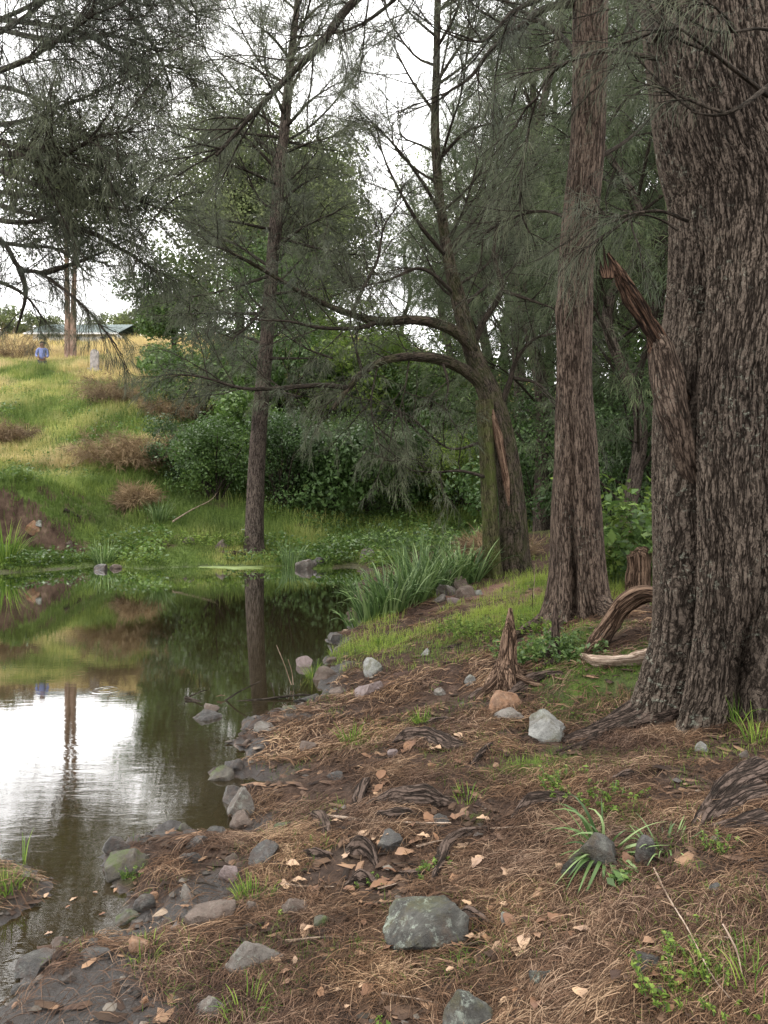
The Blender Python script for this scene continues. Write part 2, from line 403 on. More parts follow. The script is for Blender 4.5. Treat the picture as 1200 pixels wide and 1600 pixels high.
CP = []
def zc(u, v, z): D = (CZ - z) * F / (v - VH); CP.append(((u - 600) / F * D, D, z))
def dc(u, v, D): CP.append(((u - 600) / F * D, D, CZ + (VH - v) / F * D))
for a in [(600, 1600, .12), (900, 1600, .25), (1200, 1600, .42), (420, 1500, .07), (300, 1600, .05), (600, 1400, .14), (900, 1400, .33), (1200, 1400, .52), (600, 1200, .14), (800, 1200, .28),
          (1000, 1200, .33), (1200, 1240, .42), (560, 1100, .06), (700, 1100, .2), (850, 1100, .33), (1000, 1110, .34), (1090, 1175, .32), (1190, 1180, .36), (600, 1000, .1), (750, 1000, .3), (900, 975, .48), (1000, 985, .62),
          (960, 1035, .52), (700, 930, .25), (820, 920, .42), (850, 907, .45), (950, 905, .5), (1020, 905, .62)]: zc(*a)
for a in [(540, 872, 15.5), (450, 862, 17), (398, 868, 16.7), (300, 866, 16), (620, 862, 17), (700, 862, 17.5), (760, 852, 19), (100, 868, 15.6), (0, 875, 15.2),
          (300, 800, 19), (450, 800, 20), (600, 800, 22), (100, 806, 18.5), (0, 815, 17.5), (200, 700, 22.5), (350, 700, 24), (500, 700, 25), (650, 700, 26),
          (0, 650, 24.5), (100, 640, 26), (300, 620, 29), (500, 610, 30), (650, 620, 31), (0, 580, 33), (100, 578, 34), (300, 575, 35), (500, 575, 36), (650, 578, 37), (0, 550, 42), (300, 550, 42), (600, 550, 43),
          (0, 534, 52), (300, 535, 52), (600, 537, 53), (0, 534, 60), (300, 536, 60), (600, 540, 60), (300, 580, 100), (-400, 880, 15.5), (-400, 800, 18.5), (-400, 640, 26), (-400, 578, 34), (-400, 534, 52), (800, 730, 30), (1000, 730, 32), (800, 620, 60), (1000, 640, 60), (1300, 640, 60)]: dc(*a)
CP += [(2, 15, .55), (5, 15, .9), (8, 10, 1.7), (5, 5, 1.3), (3, 1, .85), (0, -2, .15), (5, -4, 1.0), (0, -8, .6), (-12, -10, .8), (-22, 5, 1.2), (-22, 14, 1.4), (12, 0, 2.2), (20, 20, 3), (0, .8, .12), (1.5, 1, .4), (40, -20, 3), (-40, -20, 2), (0, -50, 2), (60, 40, 6), (-60, 30, 8)]
CP = np.array(CP)
def tps(r): return np.where(r > 1e-9, r * r * np.log(r + 1e-12), 0)
_n = len(CP); _S = 20.
_A = np.zeros((_n + 3, _n + 3)); _d = np.hypot(CP[:, None, 0] - CP[None, :, 0], CP[:, None, 1] - CP[None, :, 1]) / _S
_A[:_n, :_n] = -_d * 1.0; _A[:_n, :_n] -= 0; _A[np.arange(_n), np.arange(_n)] -= .0008
_Q = np.stack([np.ones(_n), CP[:, 0] / _S, CP[:, 1] / _S], 1); _A[:_n, _n:] = _Q; _A[_n:, :_n] = _Q.T
_W = np.linalg.solve(_A, np.concatenate([CP[:, 2], np.zeros(3)]))
def land(x, y):
    r = np.hypot(x, y); k = np.minimum(1, 115 / np.maximum(r, 1e-6)); x = x * k; y = y * k
    o = np.zeros(len(x))
    for s in range(0, len(x), 40000):
        xs = x[s:s + 40000]; ys = y[s:s + 40000]
        d = np.sqrt((xs[:, None] - CP[None, :, 0]) ** 2 + (ys[:, None] - CP[None, :, 1]) ** 2 + .04) / _S
        o[s:s + 40000] = -d @ _W[:_n] + _W[_n] + _W[_n + 1] * xs / _S + _W[_n + 2] * ys / _S
    return o
def H(x, y, detail=True):
    x = np.asarray(x, float).ravel(); y = np.asarray(y, float).ravel()
    sd = sdist(x, y); d = -sd; la = np.maximum(land(x, y), .03)
    near = 1 - sstep(10, 14, y)
    z = la * sstep(-.0, .5 + .6 * (1 - near), d) * 1.0 + .012 + .03 * sstep(0, .15, d)
    z = np.where(d > 0, z, .012 - .40 * sstep(0, 3.0, sd) - .10 * sstep(-.02, .14, sd))
    z = z + np.exp(-(sd / .30) ** 2) * (1 - sstep(6, 11, y)) * (.020 * n2(x, y, 7., 15, 3) + .014 * n2(x, y, 19., 16, 2)) * np.where(sd > 0, .6, 1.)
    # eroded earth bank at the left of the far side
    cx = (x + 8.6) / 1.9; line = 16.3 + .25 * np.sin(x * 2.1) + .15 * n2(x, y, 1.6, 21, 2)
    z = z + (d > .3) * np.exp(-np.clip(cx, 0, 9) ** 4) * ((.85 + .18 * n2(x, y, 2.4, 23, 3)) * (sstep(-.05, .07, y - line)) * (1 - sstep(.5, 5., y - line)) - .12 * np.exp(-((y - line + .5) / .4) ** 2) + .10 * n2(x, y, 3.5, 24, 3) * (np.abs(y - line) < 1.2))
    if detail:
        far = sstep(8, 30, np.hypot(x, y))
        dry = sstep(0, .4, d)
        z = z + dry * (.030 * n2(x, y, 2.2, 5, 4) + .012 * n2(x, y, 11., 6, 3)) + dry * far * .22 * n2(x, y, .45, 8, 3) + (1 - dry) * .012 * n2(x, y, 7, 9, 3)
    return z
def gz(x, y): return float(H([x], [y])[0])
def on_ground(u, v):
    D = np.geomspace(1.2, 120, 900); X = (u - 600) / F * D; Z = CZ + (VH - v) / F * D
    h = np.maximum(H(X, D), 0.0) ; g = Z - h; k = np.argmax(g <= 0)
    if g[k] > 0: k = len(D) - 1
    if k > 0:
        t = g[k - 1] / (g[k - 1] - g[k] + 1e-12); d = D[k - 1] + t * (D[k] - D[k - 1])
    else: d = D[0]
    return np.array([(u - 600) / F * d, d, CZ + (VH - v) / F * d])

ang = np.concatenate([np.linspace(-180, -45, 46)[:-1], np.linspace(-45, 40, 760), np.linspace(40, 180, 50)[1:-1]])
ang = np.radians(ang); rad = np.concatenate([[0.05], np.geomspace(.5, 420, 720)])
A_, R_ = np.meshgrid(ang, rad, indexing='ij')
TX = (R_ * np.sin(A_)).ravel(); TY = (-.9 + R_ * np.cos(A_)).ravel()
TZ = H(TX, TY)
nA, nR = len(ang), len(rad)
i = np.arange(nA)[:, None]; j = np.arange(nR - 1)[None]; i2 = (i + 1) % nA
fq = np.stack([i * nR + j, i * nR + j + 1, i2 * nR + j + 1, i2 * nR + j], -1).reshape(-1, 4)[:, ::-1]

def patches(x, y, lst):
    o = np.zeros(len(x))
    for (u, v, rx, ry, s) in lst:
        p = on_ground(u, v); q = ((x - p[0]) / rx) ** 2 + ((y - p[1]) / ry) ** 2
        o = np.maximum(o, s * np.exp(-q * 1.2))
    return o
GREEN_P = [(690, 1005, .45, .5, .7), (775, 965, .8, .8, 1), (860, 1000, .5, .6, .8), (560, 1015, .45, .5, .8), (620, 1000, .4, .4, .7), (960, 1075, .35, .45, .85), (1000, 1050, .3, .4, .8), (890, 1110, .35, .3, .75), (860, 1190, .3, .2, .6),
           (930, 1180, .25, .25, .6), (650, 1130, .2, .12, .5), (555, 1165, .2, .2, .45), (390, 1405, .12, .1, .6), (960, 905, 1.5, 2., .95), (1010, 900, 1.5, 1.5, .9), (1110, 1510, .16, .10, .5), (980, 1290, .2, .1, .5), (500, 1060, .12, .15, .9),
           (860, 1050, .4, .3, .55), (560, 1330, .1, .1, .3), (740, 1280, .12, .1, .35), (600, 1440, .12, .08, .3), (200, 1370, .1, .06, .3), (320, 1180, .01, .01, 0)]
MUD_P = [(120, 1570, .3, .35, 1), (260, 1430, .38, .25, 1), (330, 1390, .2, .15, .9), (400, 1290, .15, .2, .8), (400, 1200, .2, .2, .7), (450, 1120, .3, .2, .7), (30, 1420, .1, .1, .6), (250, 1540, .2, .2, .6), (180, 1600, .3, .3, .9)]
PATH_P = [(830, 918, .8, 1.1, 1.2), (700, 935, .9, .8, .6), (620, 1080, .6, 1., .4), (700, 1060, .5, .7, .4), (790, 925, .8, 1., .9)]
def masks(x, y):
    d = -sdist(x, y); n = n2(x, y, 1.7, 31, 4); nn = n2(x, y, 6, 32, 3); pd = np.hypot(x, y)
    right = patches(x, y, GREEN_P); g = sstep(.35, .75, right + .28 * n + .22 * nn)
    hill = sstep(13.5, 15, y + .15 * x) * (1 - sstep(-3.5, 1.5, x + .12 * (y - 15)))
    far = sstep(14, 17, y)
    g = np.maximum(g, np.maximum(far, sstep(12.6, 13.4, y) * (x < -1.)) * sstep(-.8, .1, n + .6))
    isl = 1 - sstep(.16, .30, np.hypot(x + 1.62, y - 3.0)); g = np.maximum(g, isl * sstep(-.2, .4, nn + .3))
    dry = np.clip(sstep(34, 42, y) + far * sstep(.15, .8, n2(x, y, .35, 40, 3) + .15), 0, 1) * (x < 40)
    dry = dry * np.where(y < 31, 1 - sstep(-6.5, -4.5, x), 1)
    mud = np.clip(patches(x, y, MUD_P) * 1.1 + .25 * nn, 0, 1); mud = np.maximum(mud * (y < 9), (1 - sstep(.03, .16, d + .10 * nn + .1 * n)) * (1 - .8 * (y > 9)))
    path = sstep(.3, .8, patches(x, y, PATH_P) + .2 * n + .15 * nn)
    return g * (1 - .9 * mud * (y < 9)) * (1 - .5 * mud), dry, mud, path, d
g_, dry_, mud_, path_, d_ = masks(TX, TY)

k = NT('ground_surface'); pos = k.n('NewGeometry').outputs['Position']
ag, ad, am, ap = (k.attr(nm).outputs['Fac'] for nm in ('g', 'dry', 'mud', 'path'))
n1 = k.noise(pos, 3.5, 8, .7); nf = k.noise(pos, 60, 6, .75); nm_ = k.noise(pos, 14, 6, .7)
soil = k.ramp(nm_, [(.25, (.018, .012, .009)), (.5, (.052, .033, .024)), (.75, (.11, .073, .054))])
soil = k.mix(.6, soil, k.ramp(nf, [(.25, (.45,) * 3), (.75, (1.5,) * 3)]), 'MULTIPLY')
grs = k.ramp(nm_, [(.3, (.035, .055, .012)), (.6, (.085, .125, .028)), (.8, (.14, .16, .045))])
strw = k.ramp(nm_, [(.3, (.20, .15, .06)), (.7, (.46, .35, .16))])
mudc = k.ramp(nf, [(.3, (.018, .015, .013)), (.6, (.042, .036, .032)), (.8, (.085, .078, .073))])
pth = k.ramp(nf, [(.3, (.11, .056, .042)), (.7, (.27, .165, .13))])
c = k.mix(ap, soil, pth); c = k.mix(ag, c, grs); c = k.mix(ad, c, strw); c = k.mix(am, c, mudc)
sep = k.n('SeparateXYZ'); k.l(k.n('NewGeometry').outputs['Normal'], sep.inputs[0])
steep = k.ramp(k.math('ADD', sep.outputs['Z'], k.math('MULTIPLY', n1, .12)), [(.80, (1, 1, 1)), (.90, (0, 0, 0))])
c = k.mix(steep, c, k.ramp(n1, [(.3, (.022, .014, .010)), (.5, (.070, .046, .033)), (.72, (.15, .105, .075))]))
rg = k.math('SUBTRACT', .9, k.math('MULTIPLY', am, k.math('ADD', .02, k.math('MULTIPLY', k.noise(pos, 22, 5, .7), .9))))
h = k.math('ADD', k.math('MULTIPLY', nm_, 1.), k.math('MULTIPLY', nf, .7))
M_GROUND = k.finish(k.pbsdf(c, rg, k.bump(h, .9, .03), k.math('ADD', .08, k.math('MULTIPLY', am, .4))))

mb = MB(); mb.add(np.stack([TX, TY, TZ], 1), fq)
ground = mb.build('ground', M_GROUND); tag(ground, kind='structure')
for nm, arr in (('g', g_), ('dry', dry_), ('mud', mud_), ('path', path_)):
    a = ground.data.attributes.new(nm, 'FLOAT', 'POINT'); a.data.foreach_set('value', arr.astype(np.float32))
print('terrain ok')

# ------------------------------------------------------------ water
k = NT('pond_water'); pos = k.n('NewGeometry').outputs['Position']
rip = k.noise(k.mapping(pos, (1.3, 4.2, 1)), 2.6, 4, .55, .6)
rip2 = k.noise(k.mapping(pos, (1., 2.4, 1)), 14, 3, .6, .3)
# amplitude of the ripples grows towards the near left corner
amp = k.noise(pos, .9, 2)
dst = k.n('VectorMath', operation='DISTANCE'); k.l(pos, dst.inputs[0]); dst.inputs[1].default_value = (-1.4, 3.9, 0)
near = k.n('MapRange'); k.l(dst.outputs['Value'], near.inputs[0]); near.inputs[1].default_value = .4; near.inputs[2].default_value = 2.6; near.inputs[3].default_value = .055; near.inputs[4].default_value = .013
hh = k.math('MULTIPLY', k.math('ADD', rip, k.math('MULTIPLY', rip2, .22)), k.math('MULTIPLY', near.outputs[0], k.math('ADD', amp, .3)))
for (u, v, r0) in [(123, 1052, .065), (165, 1078, .10), (165, 1078, .05), (300, 1000, .07)]:
    D = CZ * F / (v - VH); X = (u - 600) / F * D
    dd = k.n('VectorMath', operation='DISTANCE'); k.l(pos, dd.inputs[0]); dd.inputs[1].default_value = (X, D, 0)
    q = k.math('DIVIDE', k.math('SUBTRACT', dd.outputs['Value'], r0), .013)
    ring = k.math('POWER', 2.718, k.math('MULTIPLY', k.math('MULTIPLY', q, q), -1.))
    hh = k.math('ADD', hh, k.math('MULTIPLY', ring, .008))
nb = k.bump(hh, 1., .02)
gl = k.n('BsdfGlossy'); gl.inputs['Roughness'].default_value = .015; gl.inputs['Color'].default_value = (.95, .95, .95, 1); k.l(nb, gl.inputs['Normal'])
tr = k.n('BsdfTransparent'); tr.inputs['Color'].default_value = (.42, .35, .20, 1)
fr = k.n('Fresnel'); fr.inputs['IOR'].default_value = 1.36; k.l(nb, fr.inputs['Normal'])
ms = k.n('MixShader'); k.l(k.math('MINIMUM', k.math('MULTIPLY', fr.outputs[0], 2.0), 1.), ms.inputs[0]); mk = k.n('BsdfDiffuse'); mk.inputs['Color'].default_value = (.052, .040, .020, 1); mm = k.n('MixShader'); mm.inputs[0].default_value = .34; k.l(tr.outputs[0], mm.inputs[1]); k.l(mk.outputs[0], mm.inputs[2]); k.l(mm.outputs[0], ms.inputs[1]); k.l(gl.outputs[0], ms.inputs[2])
M_WATER = k.finish(ms.outputs[0])
mb = MB(); nx, ny = 60, 60
gx, gy = np.meshgrid(np.linspace(-19, 1.2, nx), np.linspace(-6, 17.5, ny), indexing='ij')
i = np.arange(nx - 1)[:, None]; j = np.arange(ny - 1)[None]
mb.add(np.stack([gx.ravel(), gy.ravel(), np.zeros(nx * ny)], 1), np.stack([i * ny + j, (i + 1) * ny + j, (i + 1) * ny + j + 1, i * ny + j + 1], -1).reshape(-1, 4))
# keep only cells touching the pond
V = mb.v[0]; f = mb.f[0]; keep = (sdist(V[:, 0], V[:, 1]) > -1.2)[f].any(1); mb.f[0] = f[keep]; mb.m[0] = mb.m[0][keep]
tag(mb.build('pond_water', M_WATER), kind='structure')

# ------------------------------------------------------------ trees
def poly(P, n=14):
    return catmull(P, n)[None]

def base_of(P): return np.array([P[0][0], P[0][1], gz(P[0][0], P[0][1])])

def foliage_on(mb, limbs, dens=1., l2=1.1, l3=.42, nl=.2, nw=.004, droop=.45, up=.1, spread=.75, n2_=9, n3=7, nn=16, tmin=.15, mneedle=1, r2=.009):
    for P in limbs:
        ln = float(np.sum(np.linalg.norm(np.diff(P[0], axis=0), axis=1)))
        c2 = grow(P, max(2, int(n2_ * dens * max(ln, .5) / 1.6)), tmin, l2, spread, up, .0, 7, taper=.35)
        c3 = grow(c2, n3, .15, l3, .7, .02, -.06, 5, taper=.3)
        batch_tubes(mb, c2, r2, .003, 4, 0); batch_tubes(mb, c3, .0035, .0015, 3, 0)
        needles(mb, c3, nn, nl, nw, droop, .35, mneedle)

def shift_pts(lst):
    return [px(*p) for p in lst]

# ---- the big near she-oak at the right
pa = [(1.76, 4.05, .10), (1.80, 4.05, .30), (1.84, 4.05, .55), (1.87, 4.05, .85), (1.88, 4.05, 1.2), (1.88, 4.05, 1.8), (1.90, 4.05, 2.2), (1.955, 4.06, 2.65), (1.955, 4.08, 3.13), (1.87, 4.1, 3.5), (1.78, 4.12, 4.2), (1.70, 4.2, 5.2), (1.75, 4.3, 7.0), (1.7, 4.4, 9.0), (1.7, 4.4, 11.)]
ra = [.445, .435, .425, .42, .42, .42, .42, .42, .42, .41, .39, .33, .26, .17, .05]
def gang(th, a0, w_): 
    d = (th - a0 + np.pi) % (2 * np.pi) - np.pi
    return np.exp(-(d / w_) ** 2)
def lob_a(th, z, s):
    # th=0 is towards -Y; positive turns towards... handled by sign SG below
    t = th * SG
    base = np.exp(-np.clip(z - .25, 0, 9) / .28)
    f = 1 + .03 * base * (1 + 1.0 * np.cos(5 * t + .9))
    mid = sstep(3.4, 2.0, z) if False else 1 - sstep(2.2, 3.2, z)
    f = f - .30 * mid * gang(t, R(-66), .14) - .05 * gang(t, R(-45), .20) * mid
    f = f - .20 * (1 - sstep(.9, 2.0, z)) * gang(t, R(-36), .14)
    f = f - .72 * gang(t, R(-18), .17) * np.exp(-((z - .60) / .30) ** 2) - .16 * gang(t, R(-10), .12) * (1 - sstep(1.0, 2.4, z))
    f = f + .10 * gang(t, R(-58), .16) * (1 - sstep(.3, 1.2, z)) + .14 * gang(t, R(-45), .14) * (1 - sstep(.3, .8, z))
    f = f + .10 * gang(t, R(-95), .20) * (1 - sstep(.4, .9, z)) + .05 * gang(t, R(15), .3) * (1 - sstep(.8, 2, z))
    f = f + .03 * np.sin(3 * t + z * .9) + .02 * np.sin(7 * t - z * 1.7)
    return f
SG = 1
tA = empty('she_oak_tree', (1.8, 4.05, gz(1.8, 4.05)), 'huge thick she-oak trunk with deeply furrowed bark filling the right edge', 'tree', 'she-oaks on the near bank')
def child(mb, name, mats, root, **kw):
    return mb.build(name, mats, root, origin=tuple(root.location), **kw)
mb = MB(); tube(mb, pa[:12], ra[:12], 520, 0, 1100, lob_a, 0)
child(mb, 'trunk', [M_BARK_A], tA)
mb = MB(); tube(mb, pa[11:], ra[11:], 24, 0, 40); tube(mb, [(1.9, 4.1, 3.2), (2.3, 4.2, 4.2), (2.7, 4.4, 5.5), (3., 4.6, 8.)], [.34, .30, .22, .1], 40, 0, 60, rough=.05)
child(mb, 'upper_stem', [M_BARK_B], tA)
mb = MB()   # broken stub
st = [px(1072, 640, 4.12), px(1046, 595, 3.92), px(1034, 545, 3.86), px(1004, 490, 3.8), px(975, 440, 3.74), px(949, 396, 3.7)]
def lob_st(th, z, s): return 1 + .2 * np.sin(2 * th + .5) * sstep(.1, .7, s) + .16 * np.sin(5 * th + 3 * s) - .4 * gang(th, .3, .5) * sstep(.3, .6, s)
tube(mb, st, [.07, .058, .050, .036, .030, .008], 40, 0, 200, lob_st, .45, seed=4)
for dx, l_ in ((.02, .10), (-.015, .07), (.0, .13)): tube(mb, [st[5] + np.array([dx, 0, -.12]), st[5] + np.array([dx * 1.4 - .02, 0, l_ - .09])], [.014, .002], 6, 0, 8, None, .2)
so_ = child(mb, 'broken_branch', [M_STUB], tA); so_['label'] = 'broken splintered branch stub pointing up left'
mb = MB(); tube(mb, [px(1110, 800, 4.1), px(1075, 720, 3.92), px(1056, 650, 3.86), px(1045, 605, 3.86), px(1036, 560, 3.87), px(1030, 535, 3.87), px(1020, 512, 3.86)], [.03, .055, .075, .078, .066, .052, .028], 48, 0, 160, lambda th, z, s: 1 + .12 * np.sin(3 * th + 3 * s), .2, seed=9)
child(mb, 'branch_collar', [M_BARK_B], tA)
def limb_obj(root, P, r0, r1, matl=None, sides=10, name='branch', rough=.12):
    mb = MB(); n = len(P); tube(mb, P, np.linspace(r0, r1, n), sides, 0, n * 6, None, rough, seed=random.randint(0, 99))
    return child(mb, name, [matl or M_TWIG], root)
A_limbs = [([(1030, 92, 3.85), (950, 80, 3.8), (890, 96, 3.9), (850, 130, 4.0), (826, 200, 4.1), (812, 290, 4.2)], .013, .003),
           ([(1075, 345, 3.8), (1030, 330, 3.7), (985, 340, 3.7), (930, 385, 3.8)], .010, .003),
           ([(1200, 150, 3.6), (1130, 95, 3.4), (1085, 60, 3.3), (1040, 30, 3.3)], .012, .003),
           ([(1230, 110, 3.5), (1160, 165, 3.3), (1120, 180, 3.3), (1080, 175, 3.3)], .012, .004),
           ([(1240, 60, 3.4), (1190, 45, 3.3), (1120, 50, 3.2), (1060, 20, 3.1)], .009, .003),
           ([(1060, 360, 3.9), (1035, 345, 3.9), (1000, 335, 3.8), (960, 345, 3.9)], .008, .002),
           ([(1030, 60, 3.9), (1000, 10, 4.0), (960, -30, 4.1), (900, -60, 4.2)], .03, .012)]
lims = []
for pts, r0, r1 in A_limbs:
    P = shift_pts(pts); limb_obj(tA, P, r0, r1, sides=8); lims.append(poly(P))
mb = MB(); foliage_on(mb, lims, .8, .45, .28, .16, .0020, .6, .0, .8, 8, 6, 30, .35)
hi = [poly([np.array([1.7, 4.3, z]), np.array([1.7 + 1.4 * math.cos(a), 4.3 + 1.4 * math.sin(a), z + .9]), np.array([1.7 + 2.6 * math.cos(a), 4.3 + 2.6 * math.sin(a), z + 1.2])]) for z, a in [(6, .3), (6.6, 2.2), (7.2, 4.1), (7.8, 5.5), (8.5, 1.2), (9, 3.2)]]
for P in hi: tube(mb, P[0][::3], np.linspace(.06, .02, len(P[0][::3])), 6)
foliage_on(mb, hi, .8, .9, .35, .2, .004, .5, .1, .8, 8, 6, 12)
child(mb, 'crown', [M_TWIG, M_NEEDLE], tA)
def root_tube(mb, pts, radii, sides=14, lift=.35, rough=.22, seed=0):
    P = []
    for (u, v), r in zip(pts, radii):
        p = on_ground(u, v); p[2] += r * lift; P.append(p)
    P = np.array(P)
    tube(mb, P, radii, sides, 0, len(P) * 8, lambda th, z, s: 1 + .18 * np.sin(3 * th + 4 * s), rough, seed=seed)
for pts, rr in [([(1040, 1120), (985, 1135), (930, 1150), (880, 1162)], [.11, .075, .05, .03]), ([(1035, 1100), (1000, 1105), (960, 1125), (925, 1160), (870, 1180)], [.12, .05, .035, .03, .015]),
                ([(1200, 1215), (1150, 1235), (1110, 1270), (1085, 1300)], [.06, .05, .035, .015]), ([(1200, 1290), (1140, 1300), (1090, 1300)], [.04, .03, .012])]:
    mb = MB(); root_tube(mb, pts, rr, 20, .2, .3, 7); child(mb, 'root', [M_ROOT], tA)

# ---- second she-oak, fluted
def prof(lst, D, r_unit=True):
    P = [px(u, v, D) for u, v, r in lst]; rr = [r * D / F for u, v, r in lst]; return P, rr
PB, rB = prof([(906, 985, 60), (905, 965, 54), (903, 930, 47), (902, 880, 43), (900, 800, 40), (900, 700, 35), (897, 600, 29), (898, 480, 29), (901, 400, 27), (914, 270, 26), (919, 200, 26), (922, 100, 25), (923, 0, 25), (930, -250, 22), (920, -600, 16), (925, -1000, 8), (925, -1300, 2)], 6.4)
def lob_b(th, z, s):
    f = 1 + .12 * np.exp(-np.clip(z - .5, 0, 9) / .25) * (1 + np.cos(5 * th + 2.2))
    f = f - .30 * (1 - sstep(1.6, 3.0, z)) * gang(th, R(-22), .16) - .45 * gang(th, R(-20), .12) * np.exp(-((z - .75) / .33) ** 2)
    f = f - .12 * (1 - sstep(1.2, 2.4, z)) * gang(th, R(8), .12) + .05 * np.sin(2 * th + z)
    return f + .12 * np.exp(-((z - 3.05) / .12) ** 2) * gang(th, R(-85), .5)
tB = empty('she_oak_tree', tuple(base_of(PB)), 'tall straight she-oak with fluted double base right of the red dirt path', 'tree', 'she-oaks on the near bank')
mb = MB(); tube(mb, PB[:14], rB[:14], 160, 0, 700, lob_b, .05, seed=3); child(mb, 'trunk', [M_BARK_B], tB)
B_limbs = [([(897, 5, 6.4), (850, 14, 6.3), (815, 40, 6.2), (770, 75, 6.1), (735, 120, 6.), (690, 150, 5.9)], .035, .008),
           ([(905, -30, 6.4), (850, -5, 6.2), (800, 20, 6.0), (760, 62, 5.9), (720, 62, 5.8)], .03, .006),
           ([(915, -300, 6.4), (800, -220, 6.2), (680, -110, 6.0), (555, 0, 5.8), (500, 70, 5.7), (440, 130, 5.6), (385, 190, 5.5), (338, 243, 5.4)], .05, .012),
           ([(925, 130, 6.4), (880, 60, 6.8), (820, 20, 7.2), (740, -20, 7.6)], .03, .01),
           ([(930, 250, 6.4), (985, 215, 6.6), (1040, 160, 6.8), (1100, 120, 7.)], .02, .006),
           ([(920, 330, 6.4), (960, 335, 6.2), (1000, 350, 6.0)], .012, .004),
           ([(905, 350, 6.4), (850, 330, 6.6), (790, 345, 6.8), (740, 380, 7.0)], .016, .004),
           ([(940, -150, 6.4), (1000, -90, 6.2), (980, 10, 6.0), (990, 70, 5.9)], .02, .006),
           ([(900, -100, 6.4), (700, -60, 7.5), (560, 40, 8.5), (450, 60, 9.2)], .03, .008)]
lims = []
for pts, r0, r1 in B_limbs:
    P = shift_pts(pts); limb_obj(tB, P, r0, r1, sides=10); lims.append(poly(P))
mb = MB(); foliage_on(mb, lims, 1.0, .8, .36, .14, .0034, .45, .05, .9, 8, 7, 24, .3)
hi = [poly([np.array([PB[13][0], 6.4, z]), np.array([PB[13][0] + 1.6 * math.cos(a), 6.4 + 1.6 * math.sin(a), z + 1.]), np.array([PB[13][0] + 2.6 * math.cos(a), 6.4 + 2.6 * math.sin(a), z + 1.1])]) for z, a in [(7.4, 2.5), (8., .3), (8.6, 4.4), (9.3, 1.5), (10, 3.4), (10.6, 5.3)]]
foliage_on(mb, hi, .8, .9, .4, .2, .005, .5, .1, .8, 8, 6, 12); tube(mb, PB[13:], rB[13:], 12, 0)
child(mb, 'crown', [M_TWIG, M_NEEDLE], tB)
for pts, rr in [([(872, 960), (845, 978), (815, 992), (788, 1010)], [.10, .07, .05, .03]), ([(945, 955), (965, 960), (985, 950)], [.10, .06, .03]), ([(890, 970), (870, 985), (860, 1000)], [.08, .05, .03])]:
    mb = MB(); root_tube(mb, pts, rr, 14, .3, .2, 5); child(mb, 'root', [M_BARK_B], tB)

# ---- twin mossy she-oak arching over the water
PC, rC = prof([(806, 915, 27), (805, 900, 24), (803, 850, 21), (799, 780, 19), (789, 700, 17), (770, 630, 18), (750, 580, 15), (735, 540, 13), (717, 470, 11.5), (700, 400, 9.5), (686, 300, 7.5), (680, 200, 6.5), (682, 100, 5.5), (684, 0, 5), (690, -200, 3), (690, -400, 1)], 10.3)
PC2, rC2 = prof([(774, 915, 16), (772, 900, 14), (767, 820, 12.5), (763, 740, 12), (759, 670, 12), (757, 625, 14)], 10.15)
tC = empty('she_oak_tree', tuple(base_of(PC)), 'mossy twin trunked she-oak with limbs arching left over the water', 'tree', 'she-oaks on the near bank')
mb = MB(); tube(mb, PC, rC, 60, 0, 500, lambda th, z, s: 1 + .08 * np.sin(4 * th + s) + .18 * np.exp(-s / .25) * (1 + np.cos(4 * th)) - .25 * gang(th, R(-5), .15) * np.exp(-((z - .75) / .35) ** 2), .06, seed=8)
child(mb, 'trunk', [M_BARK_C], tC)
mb = MB(); tube(mb, PC2, rC2, 48, 0, 260, lambda th, z, s: 1 + .1 * np.sin(3 * th + s) + .18 * np.exp(-s / .2) * (1 + np.cos(4 * th)), .06, seed=9)
o = child(mb, 'trunk', [M_BARK_M], tC); o['label'] = 'thinner left trunk coated in yellow green moss'
mb = MB(); sc1 = [px(u, v, D) for u, v, D in [(768, 640, 10.12), (780, 690, 10.13), (789, 740, 10.12), (795, 790, 10.12)]]
tube(mb, sc1, [.03, .06, .05, .015], 16, 0, 60, None, .2, seed=3); o = child(mb, 'bark_scar', [M_ORANGEWOOD], tC); o['label'] = 'orange strip of bare wood'
